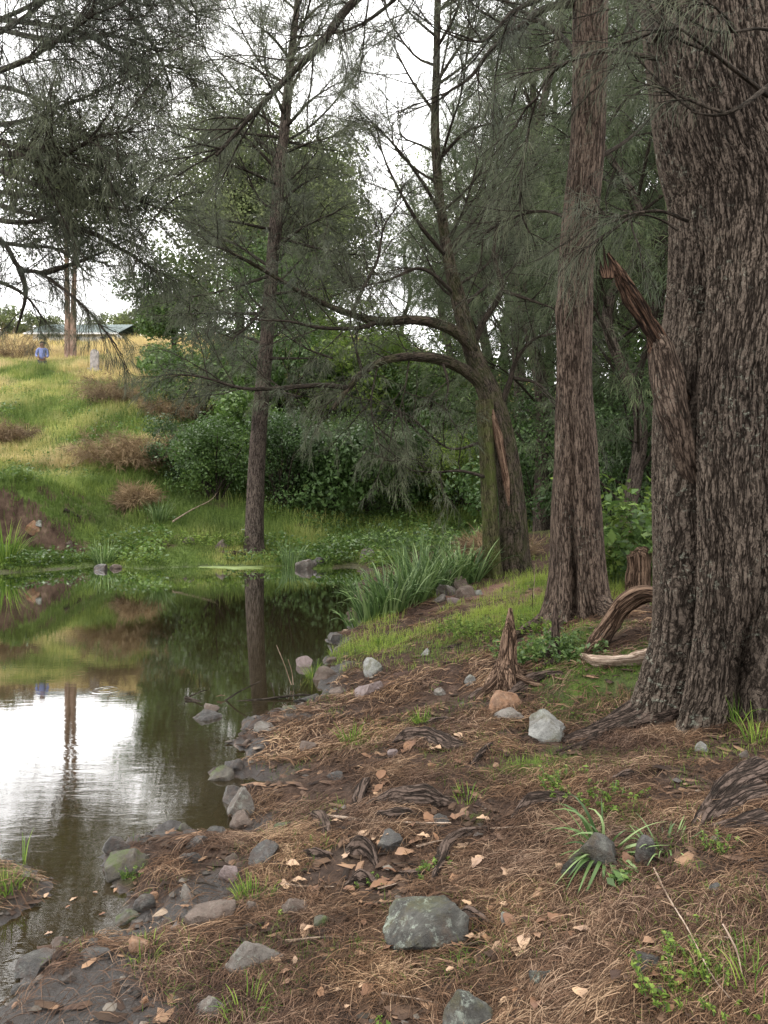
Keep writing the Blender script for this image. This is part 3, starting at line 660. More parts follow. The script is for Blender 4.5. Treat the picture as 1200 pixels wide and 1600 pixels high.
C_limbs = [([(742, 553, 10.3), (715, 520, 10.1), (680, 505, 10.), (640, 500, 9.9), (590, 502, 9.7), (545, 490, 9.5), (480, 462, 9.2), (400, 415, 8.9), (340, 385, 8.6)], .085, .012),
           ([(600, 500, 9.7), (560, 512, 9.5), (500, 512, 9.2), (450, 502, 9.), (400, 500, 8.8)], .035, .008),
           ([(752, 600, 10.3), (725, 578, 10.2), (690, 562, 10.), (650, 557, 9.9), (605, 562, 9.7), (570, 580, 9.6), (545, 605, 9.5), (520, 640, 9.4)], .09, .025),
           ([(545, 606, 9.5), (500, 602, 9.3), (440, 606, 9.), (380, 607, 8.8), (320, 590, 8.6), (280, 585, 8.5)], .035, .008),
           ([(566, 582, 9.6), (556, 545, 9.5), (545, 510, 9.4)], .022, .008), ([(520, 560, 9.5), (480, 545, 9.3), (440, 520, 9.1)], .015, .006),
           ([(737, 545, 10.3), (757, 500, 10.2), (784, 452, 10.1), (772, 400, 10.1), (778, 340, 10.)], .05, .02), ([(784, 454, 10.1), (820, 466, 10.), (865, 482, 9.9)], .03, .01),
           ([(776, 650, 10.3), (795, 600, 10.2), (808, 560, 10.1), (835, 530, 10.), (870, 520, 9.9)], .045, .012), ([(800, 590, 10.2), (840, 600, 10.), (880, 640, 9.8)], .03, .008),
           ([(548, 492, 9.5), (565, 455, 9.5), (590, 405, 9.6), (602, 350, 9.7), (640, 300, 9.8)], .028, .006),
           ([(690, 335, 10.3), (650, 270, 10.), (610, 220, 9.8), (560, 170, 9.6)], .03, .006), ([(681, 255, 10.3), (730, 205, 10.1), (790, 190, 10.)], .03, .006),
           ([(702, 405, 10.3), (655, 350, 10.), (610, 270, 9.8), (590, 215, 9.7)], .035, .006), ([(716, 465, 10.3), (660, 420, 10.), (600, 440, 9.8), (540, 450, 9.6)], .03, .006),
           ([(682, 180, 10.3), (640, 120, 10.4), (600, 40, 10.6)], .025, .006), ([(682, 130, 10.3), (720, 70, 10.4), (770, 10, 10.6)], .025, .006), ([(700, 395, 10.3), (745, 340, 10.4), (800, 290, 10.6)], .035, .006),
           ([(684, 60, 10.3), (640, 20, 10.), (590, -40, 9.8)], .02, .005), ([(684, 20, 10.3), (730, -30, 10.), (780, -60, 9.8)], .02, .005), ([(720, 480, 10.3), (770, 440, 10.9), (830, 400, 11.4)], .03, .006),
           ([(758, 745, 10.1), (720, 736, 10.), (680, 738, 9.8), (640, 735, 9.6)], .025, .006), ([(757, 690, 10.2), (700, 700, 10.2), (640, 650, 10.2), (600, 640, 10.2)], .02, .006),
           ([(690, 562, 10.), (700, 600, 9.9), (695, 640, 9.8)], .02, .005), ([(640, 558, 9.9), (630, 620, 9.7), (610, 680, 9.6)], .012, .004), ([(590, 568, 9.7), (580, 640, 9.5), (600, 720, 9.4)], .012, .004)]
def side_limbs(path, t0, t1, n, length, seed, rise=.5):
    r_ = np.random.default_rng(seed); Q = catmull(path, 100); o_ = []
    for q in range(n):
        p = Q[int((t0 + (t1 - t0) * (q + r_.random()) / n) * 99)]; a = q * 2.4 + 2.2 * r_.random(); ln = length * r_.uniform(.4, 1.2); e = np.array([math.cos(a), math.sin(a) * .8, 0])
        o_.append(np.array([p, p + e * ln * .35 + np.array([0, 0, ln * rise * .12]), p + e * ln * .7 + np.array([0, 0, ln * rise * .35]) + .1 * ln * r_.normal(size=3), p + e * ln * .9 + np.array([0, 0, ln * rise * .62])]))
    return o_
lims = [poly(q, 10) for q in side_limbs(PC, .50, .95, 17, 1.6, 5, 1.9)]
mbs = MB(); batch_tubes(mbs, np.concatenate(lims), .022, .006, 6, 0); o = child(mbs, 'branch', [M_TWIG], tC); o['label'] = 'thin upper branches around the leaning stem'
for kk, (pts, r0, r1) in enumerate(C_limbs):
    P = shift_pts(pts); limb_obj(tC, P, r0, r1, M_BARK_C if r0 > .08 else M_TWIG, sides=12 if r0 > .04 else 8, rough=.14); lims.append(poly(P))
mb = MB(); foliage_on(mb, lims, 1.25, .95, .40, .15, .0048, .5, .08, .95, 7, 7, 20, .3)
child(mb, 'crown', [M_TWIG, M_NEEDLE], tC)

# ---- far bank she-oak, grey and slender
PD, rD = prof([(398, 882, 19), (398, 868, 17), (398, 830, 15), (400, 760, 13.5), (406, 660, 12), (415, 560, 11), (423, 450, 10), (431, 350, 9.5), (438, 260, 9), (446, 190, 8), (453, 110, 6.5), (462, 30, 5), (470, -60, 4), (478, -200, 2)], 16.7)
tD = empty('she_oak_tree', tuple(base_of(PD)), 'slender grey she-oak standing alone at the far water edge', 'tree')
mb = MB(); tube(mb, PD, rD, 40, 0, 300, lambda th, z, s: 1 + .12 * np.exp(-s / .3) * (1 + np.cos(5 * th)) + .05 * np.sin(3 * th), .05, seed=13); child(mb, 'trunk', [M_BARK_D], tD)
D_limbs = []
for (u0, v0, du, dv, dD) in [(447, 185, -55, -90, -1), (450, 150, 60, -95, 1), (455, 95, -60, -60, -1.5), (460, 50, 70, -60, 1), (446, 200, 80, -70, -1.5), (440, 240, 100, -30, -1), (440, 250, -90, -60, 1.), (436, 290, -110, -40, -1.5), (434, 320, 75, -50, 1),
                             (430, 360, -120, -20, -1), (428, 390, 100, -60, -2), (425, 420, -110, -60, 1.2), (422, 460, 110, -10, -1), (420, 490, -130, 0, -2), (416, 540, -90, -30, 1), (415, 560, 80, 0, -1), (410, 610, -110, -10, -1.5), (465, 0, -60, -60, 0), (468, -40, 60, -60, 0), (438, 270, -140, -110, -1), (425, 430, -160, 40, -2),
                             (411, 600, 60, 20, -1.5), (430, 370, 140, 30, -1), (443, 215, -130, -10, -1), (443, 220, 120, 20, 1), (420, 470, -60, 60, -2)]:
    D_limbs.append([(u0, v0, 16.7), (u0 + du * .5, v0 + dv * .62, 16.7 + dD * .5), (u0 + du, v0 + dv, 16.7 + dD)])
lims = [poly(q, 10) for q in side_limbs(PD, .40, .97, 24, 2.1, 6, 2.0)]
mbs = MB(); batch_tubes(mbs, np.concatenate(lims), .030, .008, 6, 0); o = child(mbs, 'branch', [M_TWIG], tD); o['label'] = 'thin side branches along the slender stem'
for pts in D_limbs:
    P = shift_pts(pts); limb_obj(tD, P, .04, .008, M_TWIG, 8); lims.append(poly(P))
mb = MB(); foliage_on(mb, lims, 1.3, 1.15, .5, .17, .0080, .4, .12, .95, 7, 7, 22, .25, r2=.012)
child(mb, 'crown', [M_TWIG, M_NEEDLE], tD)

# ---- she-oak outside the frame whose boughs fill the top left
FX, FY = -9.3, 15.6
tF = empty('she_oak_tree', (FX, FY, gz(FX, FY)), 'dark drooping she-oak boughs hanging in from the top left corner', 'tree')
mb = MB(); tube(mb, [(FX, FY, .3), (FX + .1, FY, 3), (FX + .2, FY - .2, 7), (FX + .3, FY - .3, 11), (FX + .3, FY - .3, 14)], [.34, .28, .22, .15, .05], 32, 0, 200, None, .06); child(mb, 'trunk', [M_BARK_D], tF)
F_limbs = [[(-150, 20, 14), (80, 40, 9.8), (200, 90, 9.0), (300, 110, 8.8)], [(-150, 200, 14), (60, 290, 10), (170, 300, 9.4), (262, 330, 9.)], [(-150, 280, 14), (100, 350, 10), (190, 390, 9.6), (250, 430, 9.4)], [(-150, -60, 14), (100, -80, 10), (230, -30, 9.4), (310, 30, 9.)], [(-150, 330, 15), (-20, 362, 11), (30, 418, 10.2), (65, 428, 10), (130, 478, 9.5), (182, 540, 9.4)], [(-150, 200, 15), (0, 195, 11), (100, 165, 10), (205, 120, 9.3)], [(-150, 80, 15), (0, 30, 11), (120, -20, 10), (235, 10, 9.2)],
           [(-150, 280, 14), (0, 300, 10.6), (90, 305, 10), (185, 275, 9.5)], [(-150, 400, 14), (-50, 425, 11), (30, 455, 10.5), (70, 500, 10.4)], [(-120, 10, 14), (60, 60, 10), (170, 55, 9.2), (245, 80, 8.8)],
           [(-150, 150, 14), (0, 110, 9), (80, 70, 8.4), (150, 20, 8.)], [(-150, 260, 14), (0, 240, 9), (70, 255, 8.5), (150, 215, 8.2), (200, 205, 8.)], [(-150, 300, 14), (-20, 340, 10), (60, 345, 9.6), (120, 320, 9.3), (210, 330, 9.)],
           [(-150, 60, 15), (40, -40, 11), (180, -60, 10), (290, -20, 9.5)], [(30, 418, 10.2), (40, 460, 10.1), (25, 520, 10.)], [(65, 428, 10), (120, 410, 9.8), (170, 390, 9.6)], [(-150, 120, 15), (20, 140, 12), (120, 200, 11), (190, 250, 10.5)], [(-150, 350, 15), (10, 380, 12), (90, 390, 11.5), (140, 430, 11)],
           [(-120, 100, 13), (-20, 60, 9.4), (60, 10, 8.6), (120, -60, 8.2)], [(-150, 220, 13), (-60, 200, 9.4), (20, 230, 8.6), (90, 230, 8.2)], [(130, -60, 10), (210, 30, 9.6), (250, 90, 9.4), (270, 150, 9.3)]]
lims = []
for pts in F_limbs:
    P = shift_pts(pts); limb_obj(tF, P, .045, .01, M_TWIG, 8); lims.append(poly(P, 18))
mb = MB(); low = [2, 4, 8, 14, 15]
foliage_on(mb, [P for q, P in enumerate(lims) if q not in low], .98, 1.05, .45, .17, .0046, .6, .0, 1.0, 8, 8, 17, .22); foliage_on(mb, [lims[q] for q in low], .45, .55, .35, .17, .0048, .6, .0, .95, 8, 7, 22, .25)
child(mb, 'crown', [M_TWIG, M_NEEDLE], tF)
print('main trees ok')

# ---- prototype background she-oaks
def bg_sheoak(h, crown0, spread_, seed, nl=34, r=.17, matn=None, dens=1.):
    random.seed(seed)
    root = bpy.data.objects.new('she_oak_tree', None); COL.objects.link(root)
    mb = MB(); P = [(0, 0, -.4)] + [(random.uniform(-.45, .45) * (q_ ** .5), random.uniform(-.4, .4), h * q_ / 5) for q_ in range(1, 6)]
    tube(mb, P, [r * 1.3, r, r * .8, r * .6, r * .4, .02], 16, 0, 70, lambda th, z, s: 1 + .15 * np.exp(-s / .4) * (1 + np.cos(5 * th)), .06, seed=seed); mb.build('trunk', [M_BARK_D], root)
    mb = MB(); tp = catmull(P, 50); lims = []
    for q in range(nl):
        t = crown0 + (1 - crown0) * (q + random.random()) / nl; p = tp[min(49, int(t * 49))]
        a = q * 2.4 + random.random(); ln = spread_ * (1.05 - .75 * (t - crown0) / (1 - crown0)) * random.uniform(.45, 1.3)
        e = np.array([math.cos(a), math.sin(a), 0]); rise = random.uniform(.5, 1.9); ln *= 1.1 / (.7 + .3 * rise)
        lims.append(poly([p, p + e * ln * .55 + np.array([0, 0, ln * rise * .5]), p + e * ln + np.array([0, 0, ln * rise * .62])], 8))
    batch_tubes(mb, np.concatenate(lims), .035, .008, 5, 0)
    foliage_on(mb, lims, dens, 1.3, .6, .26, .012, .6, .0, .95, 6, 6, 18, .12, r2=.012)
    mb.build('crown', [M_TWIG, matn or M_NEEDLE_G], root)
    return root
def copy_tree(o):
    c = o.copy(); COL.objects.link(c)
    for ch in o.children:
        d = ch.copy(); COL.objects.link(d); d.parent = c
    return c
protos = [bg_sheoak(17, .12, 3.0, 11, 44), bg_sheoak(14, .08, 3.2, 12, 40), bg_sheoak(19, .2, 3.4, 13, 46, .2), bg_sheoak(9, .05, 2.4, 14, 30, .11)]
used = set()
BG = [(968, 13.5, 3, 1.0, 'low she-oak with grey sprays just behind the green nettles'), (1030, 16, 1, .95, 'background she-oak partly hidden by the huge right trunk'), (985, 19, 0, 1.0, 'tall background she-oak between the fluted and the huge trunk'),
      (845, 17.5, 0, .95, 'background she-oak just left of the fluted trunk'), (820, 22, 2, .9, 'thin trunked she-oak seen behind the mossy twin trunk on its right'), (765, 25, 1, 1.0, 'background she-oak directly behind the mossy twin trunk'),
      (905, 24, 2, 1.0, 'background she-oak hidden mostly behind the fluted trunk'), (1080, 22, 2, 1.05, 'background she-oak hidden behind the huge right trunk'), (1160, 17, 0, 1., 'background she-oak out behind the right edge trunk'),
      (700, 30, 1, .85, 'pale far she-oak on the bank left of the mossy twin trunk'), (940, 32, 2, 1.1, 'far tall she-oak deep in the grove right of the fluted trunk'), (860, 33, 0, 1.1, 'far she-oak deep in the grove left of the fluted trunk'),
      (1010, 28, 1, 1.2, 'far she-oak deep in the grove beside the huge trunk'), (640, 37, 3, 1.0, 'small far she-oak on the crest under the arching limbs'), (790, 36, 0, 1.05, 'far she-oak on the slope above the mossy twin trunk'), (1250, 12, 1, 1.0, 'she-oak right of the frame behind the huge trunk')]
for (u, D, k_, s, lab) in BG:
    o = protos[k_] if k_ not in used else copy_tree(protos[k_]); used.add(k_)
    X = (u - 600) / F * D; o.location = (X, D, gz(X, D)); o.rotation_euler.z = random.uniform(0, 6.28); o.scale = (s, s, s * random.uniform(.95, 1.05))
    tag(o, lab, 'tree', 'she-oaks in the background grove')

# ---- broadleaf crowns
def puffs(mb, centre, rad, npuff, nleaf, size, m=1, seed=0, pr=(.28, .45), ratio=.55, shell=.35):
    r_ = np.random.default_rng(seed); cs = []
    for q in range(npuff):
        d = norm(r_.normal(size=3))
        cs.append((np.asarray(centre) + d * np.asarray(rad) * r_.uniform(.3, .95), r_.uniform(*pr) * min(rad)))
    for c_, r in cs:
        n = int(nleaf * (r / (pr[1] * min(rad))) ** 2)
        d = norm(r_.normal(size=(n, 3))); rr = r * (1 - shell * r_.random(n) ** 1.5)[:, None] * (1 + .28 * fbm(d * 2.3 + q, seed + 1, 2))[:, None]
        o = c_ + d * rr * np.array([1.15, 1.15, .85])
        nn = norm(d + .7 * r_.normal(size=(n, 3)) + np.array([0, 0, .5]))
        leaves(mb, o, nn, size, m, ratio, clump=np.full(n, r_.random()))
    return cs
def broad_tree(name, x, y, h, w_, label, cat, group, matl, seed, size=.12, npuff=34, nleaf=700, bark=None, trunks=1, tr=.2, cz=.62, ch=.42, shape=None):
    z0 = gz(x, y); root = empty(name, (x, y, z0), label, cat, group); r_ = np.random.default_rng(seed)
    mb = MB(); cs = puffs(mb, (0, 0, h * cz), (w_ / 2, w_ / 2, h * ch), npuff, nleaf, size, 1, seed)
    tops = []
    for k_ in range(trunks):
        dx = (k_ - (trunks - 1) / 2) * tr * 2.1; mbt = MB()
        tube(mbt, [(dx, 0, -.3), (dx * 1.1, 0, h * .2), (dx * 1.6, .05, h * .42), (dx * 2., 0, h * .72)], [tr * 1.25, tr, tr * .75, tr * .25], 14, 0, 60, None, .05, seed=seed)
        mbt.build('trunk', [bark or M_BARK_D], root); tops.append(np.array([dx * 1.5, 0, h * .4]))
    for c_, r in cs:
        s0 = tops[int(r_.integers(len(tops)))] + np.array([0, 0, r_.uniform(-.1, .25) * h])
        if s0[2] > c_[2]: s0[2] = c_[2] - .1
        tube(mb, [s0, (s0 + c_) / 2 + np.array([0, 0, -.1 * r]), c_], [tr * .3, tr * .2, .02], 5, 0, 8)
    mb.build('crown', [M_TWIG, matl], root); return root
def bx(u, D): return (u - 600) / F * D
broad_tree('gum_tree', bx(110, 38), 38, 13, 10, 'gum tree with two pinkish trunks in the dry paddock on the hill', 'tree', None, M_GUM, 31, .16, 60, 430, M_BARK_P, 2, .13, .66, .30)
broad_tree('broadleaf_tree', bx(375, 34.5), 34.5, 12.6, 8., 'tall rounded tree on the crest behind the slender she-oak', 'tree', 'leafy trees along the crest', M_CREST, 32, .15, 90, 820, None, 1, .2, .58, .42)
broad_tree('broadleaf_tree', bx(500, 37), 37, 11.6, 6.8, 'bright green rounded tree on the crest right of the slender she-oak', 'tree', 'leafy trees along the crest', M_CREST, 33, .15, 84, 820, None, 1, .2, .56, .42)
broad_tree('broadleaf_tree', bx(272, 35), 35, 5.6, 4.2, 'low dark tree at the left end of the crest trees', 'tree', 'leafy trees along the crest', M_BROAD, 34, .15, 34, 600, None, 1, .12, .55, .45)
broad_tree('broadleaf_tree', bx(430, 31), 31, 6.2, 5., 'leafy tree on the slope directly behind the slender she-oak', 'tree', 'leafy trees along the crest', M_BROAD, 35, .13, 36, 700, None, 1, .12, .55, .45)
broad_tree('broadleaf_tree', bx(740, 46), 46, 13.5, 9., 'far leafy tree showing between the mossy twin trunk and the fluted trunk', 'tree', 'leafy trees along the crest', M_CREST, 36, .2, 44, 500, None, 1, .2, .6, .4)
broad_tree('broadleaf_tree', bx(960, 44), 44, 15, 10., 'far leafy tree closing the grove beside the huge right trunk', 'tree', 'leafy trees along the crest', M_CREST, 37, .2, 40, 500, None, 1, .2, .6, .4)

def bush(u, D, h, w_, label, matl, seed, size=.09, npuff=14, nleaf=600, group='shrubs of the thicket on the far bank', name='shrub', cz=.5, droopz=0):
    x = bx(u, D); z0 = gz(x, D); root = empty(name, (x, D, z0), label, 'shrub', group); r_ = np.random.default_rng(seed)
    mb = MB(); cs = puffs(mb, (0, 0, h * .45), (w_ * .56, w_ * .5, h * .55), npuff, nleaf, size, 0, seed, (.26, .5), shell=.6)
    mb.build('foliage', [matl], root)
    mb = MB()
    for c_, r in cs: tube(mb, [(r_.uniform(-.15, .15), r_.uniform(-.15, .15), -.1), (c_[0] * .5, c_[1] * .5, c_[2] * .5), c_ * .95], [.03, .022, .008], 5, 0, 8)
    mb.build('stem', [M_TWIG], root); return root
TH = [(290, 21, 1.7, 2.6, M_DARKLEAF, 'thicket shrub at the left end beside the dead ferns'), (335, 20, 2.3, 2.4, M_DARKLEAF, 'glossy dark shrub just left of the slender she-oak'), (372, 21.5, 2.9, 2.6, M_BROAD, 'tall leafy shrub close behind the slender she-oak on its left'),
      (440, 20, 2.6, 2.2, M_DARKLEAF, 'glossy shrub just right of the slender she-oak'), (480, 20.5, 3.2, 2.4, M_DARKLEAF, 'tall glossy shrub right of the slender she-oak'), (520, 20.5, 2.6, 2.6, M_DARKLEAF, 'dark shrub in the middle of the thicket front'),
      (570, 21.5, 3.0, 2.8, M_DARKLEAF, 'dark shrub behind the arching limb tip'), (620, 22, 2.7, 2.8, M_DARKLEAF, 'shadowed shrub behind the reeds'), (665, 22.5, 3., 2.8, M_DARKLEAF, 'shadowed shrub behind the right end of the reeds'), (715, 22, 2.8, 2.8, M_DARKLEAF, 'shadowed shrub left of the mossy twin trunk'),
      (310, 26, 2.5, 3.2, M_BROAD, 'green shrub high on the slope at the thicket left end'), (370, 26.5, 3.2, 3.4, M_BROAD, 'green shrub high on the slope left of the slender she-oak'), (445, 27, 3.5, 3.4, M_BROAD, 'bright shrub high on the slope right of the slender she-oak'),
      (500, 27, 3.3, 3.2, M_BROAD, 'leafy shrub above the middle of the thicket'), (560, 27, 3.6, 3.4, M_DARKLEAF, 'dark shrub under the arching limbs'), (615, 28, 3.6, 3.4, M_BROAD, 'green shrub framed by the arching limb'), (670, 27, 3.6, 3.2, M_BROAD, 'green shrub against the mossy twin trunk'),
      (520, 30, 4.9, 3.4, M_LIME, 'light lime green bushy tree above the thicket'), (585, 31, 3.2, 3.2, M_LIME, 'small lime shrub under the arching limb'), (690, 31, 4.4, 3., M_LIME, 'lime green shrub just left of the mossy twin trunk'), (820, 24, 5., 3.4, M_BROAD, 'green shrub between the mossy and the fluted trunks'),
      (640, 32, 2.4, 3.2, M_BROAD, 'crest shrub below the yellow field gap'), (750, 30, 5.0, 3.6, M_BROAD, 'tall shrub behind the mossy twin trunk'), (790, 20, 3.2, 3., M_DARKLEAF, 'dark low shrub behind the base of the mossy twin trunk'), (850, 18, 3.4, 2.8, M_DARKLEAF, 'dark shrub between path end and fluted trunk'),
      (940, 16, 3.2, 3., M_DARKLEAF, 'dark shrub behind the nettles'), (1000, 17, 4.2, 3., M_DARKLEAF, 'dark tall shrub behind the cut stump'), (1050, 14, 3., 3., M_DARKLEAF, 'dark shrub half hidden by the huge trunk'), (900, 21, 4.6, 4., M_DARKLEAF, 'dark shrub deep behind the fluted trunk'), (970, 24, 5.5, 4., M_BROAD, 'tall green shrub deep in the right grove'),
      (262, 32, 1.6, 2.6, M_BROAD, 'round green shrub at the crest left of the leafy trees'), (235, 32, .8, 1.2, M_LIME, 'small bright green bush near the white post')]
for q, (u, D, h, w_, m_, lab) in enumerate(TH):
    bush(u, D, h, w_, lab, [m_, M_BROAD, m_, m_, M_LIME if D > 21.4 else m_][q % 5], 50 + q, (.085 if D < 24 else .12) * (.7, 1., 1.45)[q % 3], (26, 18, 22)[q % 3], int((620 if D < 24 else 420) * (1.5, 1., .6)[q % 3]))
print('bushes ok')

# dead ferns / brown shrubs on the slope
def spray_bush(u, v, h, w_, label, matl, n, seed, name='dead_fern', cat='dead fern', droop=.4, fl=None, group=None, ln=.6, wd=.012):
    p = on_ground(u, v); root = empty(name, tuple(p), label, cat, group); r_ = np.random.default_rng(seed)
    a = r_.random(n) * 6.283; rr = np.sqrt(r_.random(n)) * w_ * .35
    o = np.stack([np.cos(a) * rr, np.sin(a) * rr, np.full(n, -.03)], 1); d = norm(np.stack([np.cos(a) * .6, np.sin(a) * .6, r_.uniform(.5, 1.6, n)], 1) + .25 * r_.normal(size=(n, 3)))
    K = 7; L_ = h * (.6 + .7 * r_.random(n)); pts = [o]; cur = o
    for k_ in range(K - 1): cur = cur + d * (L_ / (K - 1))[:, None]; pts.append(cur); d = norm(d + np.array([0, 0, -droop * .5]) + .1 * r_.normal(size=(n, 3)))
    P = np.stack(pts, 1); mb = MB(); batch_tubes(mb, P, .005, .002, 3, 0); needles(mb, P, 34, ln * .4, wd, .15, .5, 0, .5)
    mb.build('fronds', [matl], root); return root
for q, (u, v, h, w_, lab) in enumerate([(178, 630, 1.1, 1.2, 'round brown dead bush alone on the upper slope'), (178, 722, .9, 1.9, 'rusty dead fern mound in the middle of the slope'), (228, 728, .9, 1.8, 'rusty dead fern mound left of the thicket'),                                        (270, 650, .7, 2., 'tan dead fern above the thicket left end'), (5, 690, .6, 1.6, 'tan dead bracken at the left edge of the slope'), (213, 790, .5, .5, 'small tan dead tuft below the fern mounds'), (25, 562, 1.6, 2., 'dry brown bush in the paddock at the far left'), (775, 872, .35, 1., 'dead brown fronds behind the reeds')]):
    spray_bush(u, v, h, w_, lab, M_DEADFERN, 150, 90 + q, group='dead ferns and brush on the far slope')

# ------------------------------------------------------------ grass and litter (uncountable)
def blades(mb, x, y, h, w_, lean, m=0, rnd=None, z=None):
    n = len(x); z = H(x, y) if z is None else z; a = rng.random(n) * 6.283
    o = np.stack([x, y, z - .01], 1); d = np.stack([np.cos(a), np.sin(a), np.zeros(n)], 1); s = np.stack([-np.sin(a), np.cos(a), np.zeros(n)], 1)
    hh = (h * (.5 + .9 * rng.random(n)))[:, None]; le = (lean * rng.random(n))[:, None]; wv = (np.broadcast_to(w_, (n,)) * .5)[:, None]
    up = np.array([0, 0, 1.])
    mid = o + up * hh * .6 + d * hh * le * .35; tip = o + up * hh * (1 - .25 * le) + d * hh * le
    V = np.stack([o - s * wv, o + s * wv, mid + s * wv * .7, mid - s * wv * .7, tip], 1).reshape(-1, 3); b = np.arange(n)[:, None] * 5
    r = rng.random(n) if rnd is None else np.clip(rnd + .3 * (rng.random(n) - .5), 0, 1); r = np.repeat(r, 5)
    mb.add(V, b + np.array([0, 1, 2, 3]), m, r)
    mb.add(V, b + np.array([3, 2, 4]), m, r)

def fan(n, D0, D1, u0, u1):
    D = np.exp(rng.uniform(np.log(D0), np.log(D1), n) ); D = (D0 ** 1. + (D1 - D0) * rng.random(n) ** 1.6) if D1 / D0 > 1.4 else D
    u = rng.uniform(u0, u1, n); return (u - 600) / F * D, D
# hill grass
x, y = fan(360000, 13.2, 60., -120, 830); g, dr, mu, pa_, d = masks(x, y)
thick = sstep(260, 330, 600 + x / y * F) * sstep(17.5, 18.5, y) * (1 - sstep(34, 38, y))
keep = (d > .0) & (g * (1 - .7 * mu) + dr > .35 + .4 * rng.random(len(x))) & (rng.random(len(x)) > thick * .8); x, y, dr = x[keep], y[keep], dr[keep]
tuft = .5 + .5 * n2(x, y, 1.2, 77, 3); lawn = 1 - sstep(15.5, 18.5, y)
mb = MB(); blades(mb, x, y, (.10 + .26 * np.clip(tuft, 0, 1.2)) * (1 - .72 * lawn) + .15 * (dr > .6) * (y > 20), .006 + .00045 * y, .9, 0, np.clip(.05 + .25 * tuft + .30 * n2(x, y, .7, 78, 3) + .6 * dr * (1 - lawn) + .22 * sstep(18, 24, y), 0, 1))
o = mb.build('grass', [M_MIXG]); tag(o, 'green and straw coloured grass covering the far slope and paddock', 'grass', kind='stuff')
# taller ragged weeds and straw on the slope
x, y = fan(20000, 21., 34., -80, 300); c_ = n2(x, y, 1.1, 91, 4); keep = (c_ > .22) & (sdist(x, y) < -.4); x, y = x[keep], y[keep]; c_ = n2(x, y, .6, 92, 3)
mb = MB(); blades(mb, x, y, .34, .014, 1.1, 0, np.clip(.55 + .8 * c_, 0, 1)); o = mb.build('grass', [M_MIXG]); tag(o, 'tall ragged straw and weeds in clumps on the far slope', 'grass', kind='stuff')
# near grass
x, y = fan(260000, 1.6, 13.5, -60, 1260); g, dr, mu, pa_, d = masks(x, y)
keep = (d > .03) & (rng.random(len(x)) > 1.2 * mu * (np.hypot(x + 1.62, y - 3.0) > .5)) & (g + .20 * (n2(x, y, 2.6, 62, 3) > .12) > .12 + .8 * rng.random(len(x)) ** 2) & (y < 14); x, y = x[keep], y[keep]
print('near grass', len(x))
far = sstep(4, 8, y)
isl = np.hypot(x + 1.62, y - 3.0) < .4
mb = MB(); blades(mb, x, y, .042 + .06 * far + .0 * isl, .0020 + .0026 * far, 1.3, 0, .45 + .45 * sstep(4.5, 7, y) + .3 * n2(x, y, 3, 60, 2))
o = mb.build('grass', [M_GRASS]); tag(o, 'short green grass patches on the near bank', 'grass', kind='stuff')
# low leafy ground cover
def cover(x, y, ls, hmax, matl, label):
    mb = MB(); n = len(x); o = np.stack([x, y, H(x, y) + hmax * rng.random(n) ** 1.3], 1)
    leaves(mb, o, norm(np.array([0, 0, 1.]) + .55 * rng.normal(size=(n, 3))), ls, 0, .6, clump=np.clip(.5 + .5 * n2(x, y, .9, 88, 3), 0, 1))
    o = mb.build('ground_cover', [matl]); tag(o, label, 'ground cover', kind='stuff')
x, y = fan(150000, 13.6, 32., -60, 800); g, dr, mu, pa_, d = masks(x, y); c_ = n2(x, y, .8, 85, 4) + .5 * sstep(-4.2, -3.2, x) * (y < 21)
keep = (d > .15) & (c_ > .25); x, y = x[keep], y[keep]; q_ = rng.random(len(x)) < .45
cover(x[q_], y[q_], .075, .28, M_BROAD, 'dark leafy ground cover on the far bank and slope'); cover(x[~q_], y[~q_], .06, .18, M_LIME, 'light green leafy ground cover on the far bank and slope')
x, y = fan(60000, 1.7, 12., -60, 1260); g, dr, mu, pa_, d = masks(x, y); keep = (d > .1) & (n2(x, y, 3.2, 86, 4) + 1.2 * g > .95 + .25 * (y < 3.5)); x, y = x[keep], y[keep]; print('cover', len(x))
cover(x, y, .016 + .001 * 0, .03, M_LIME, 'tiny leafy weeds creeping over the near bank')
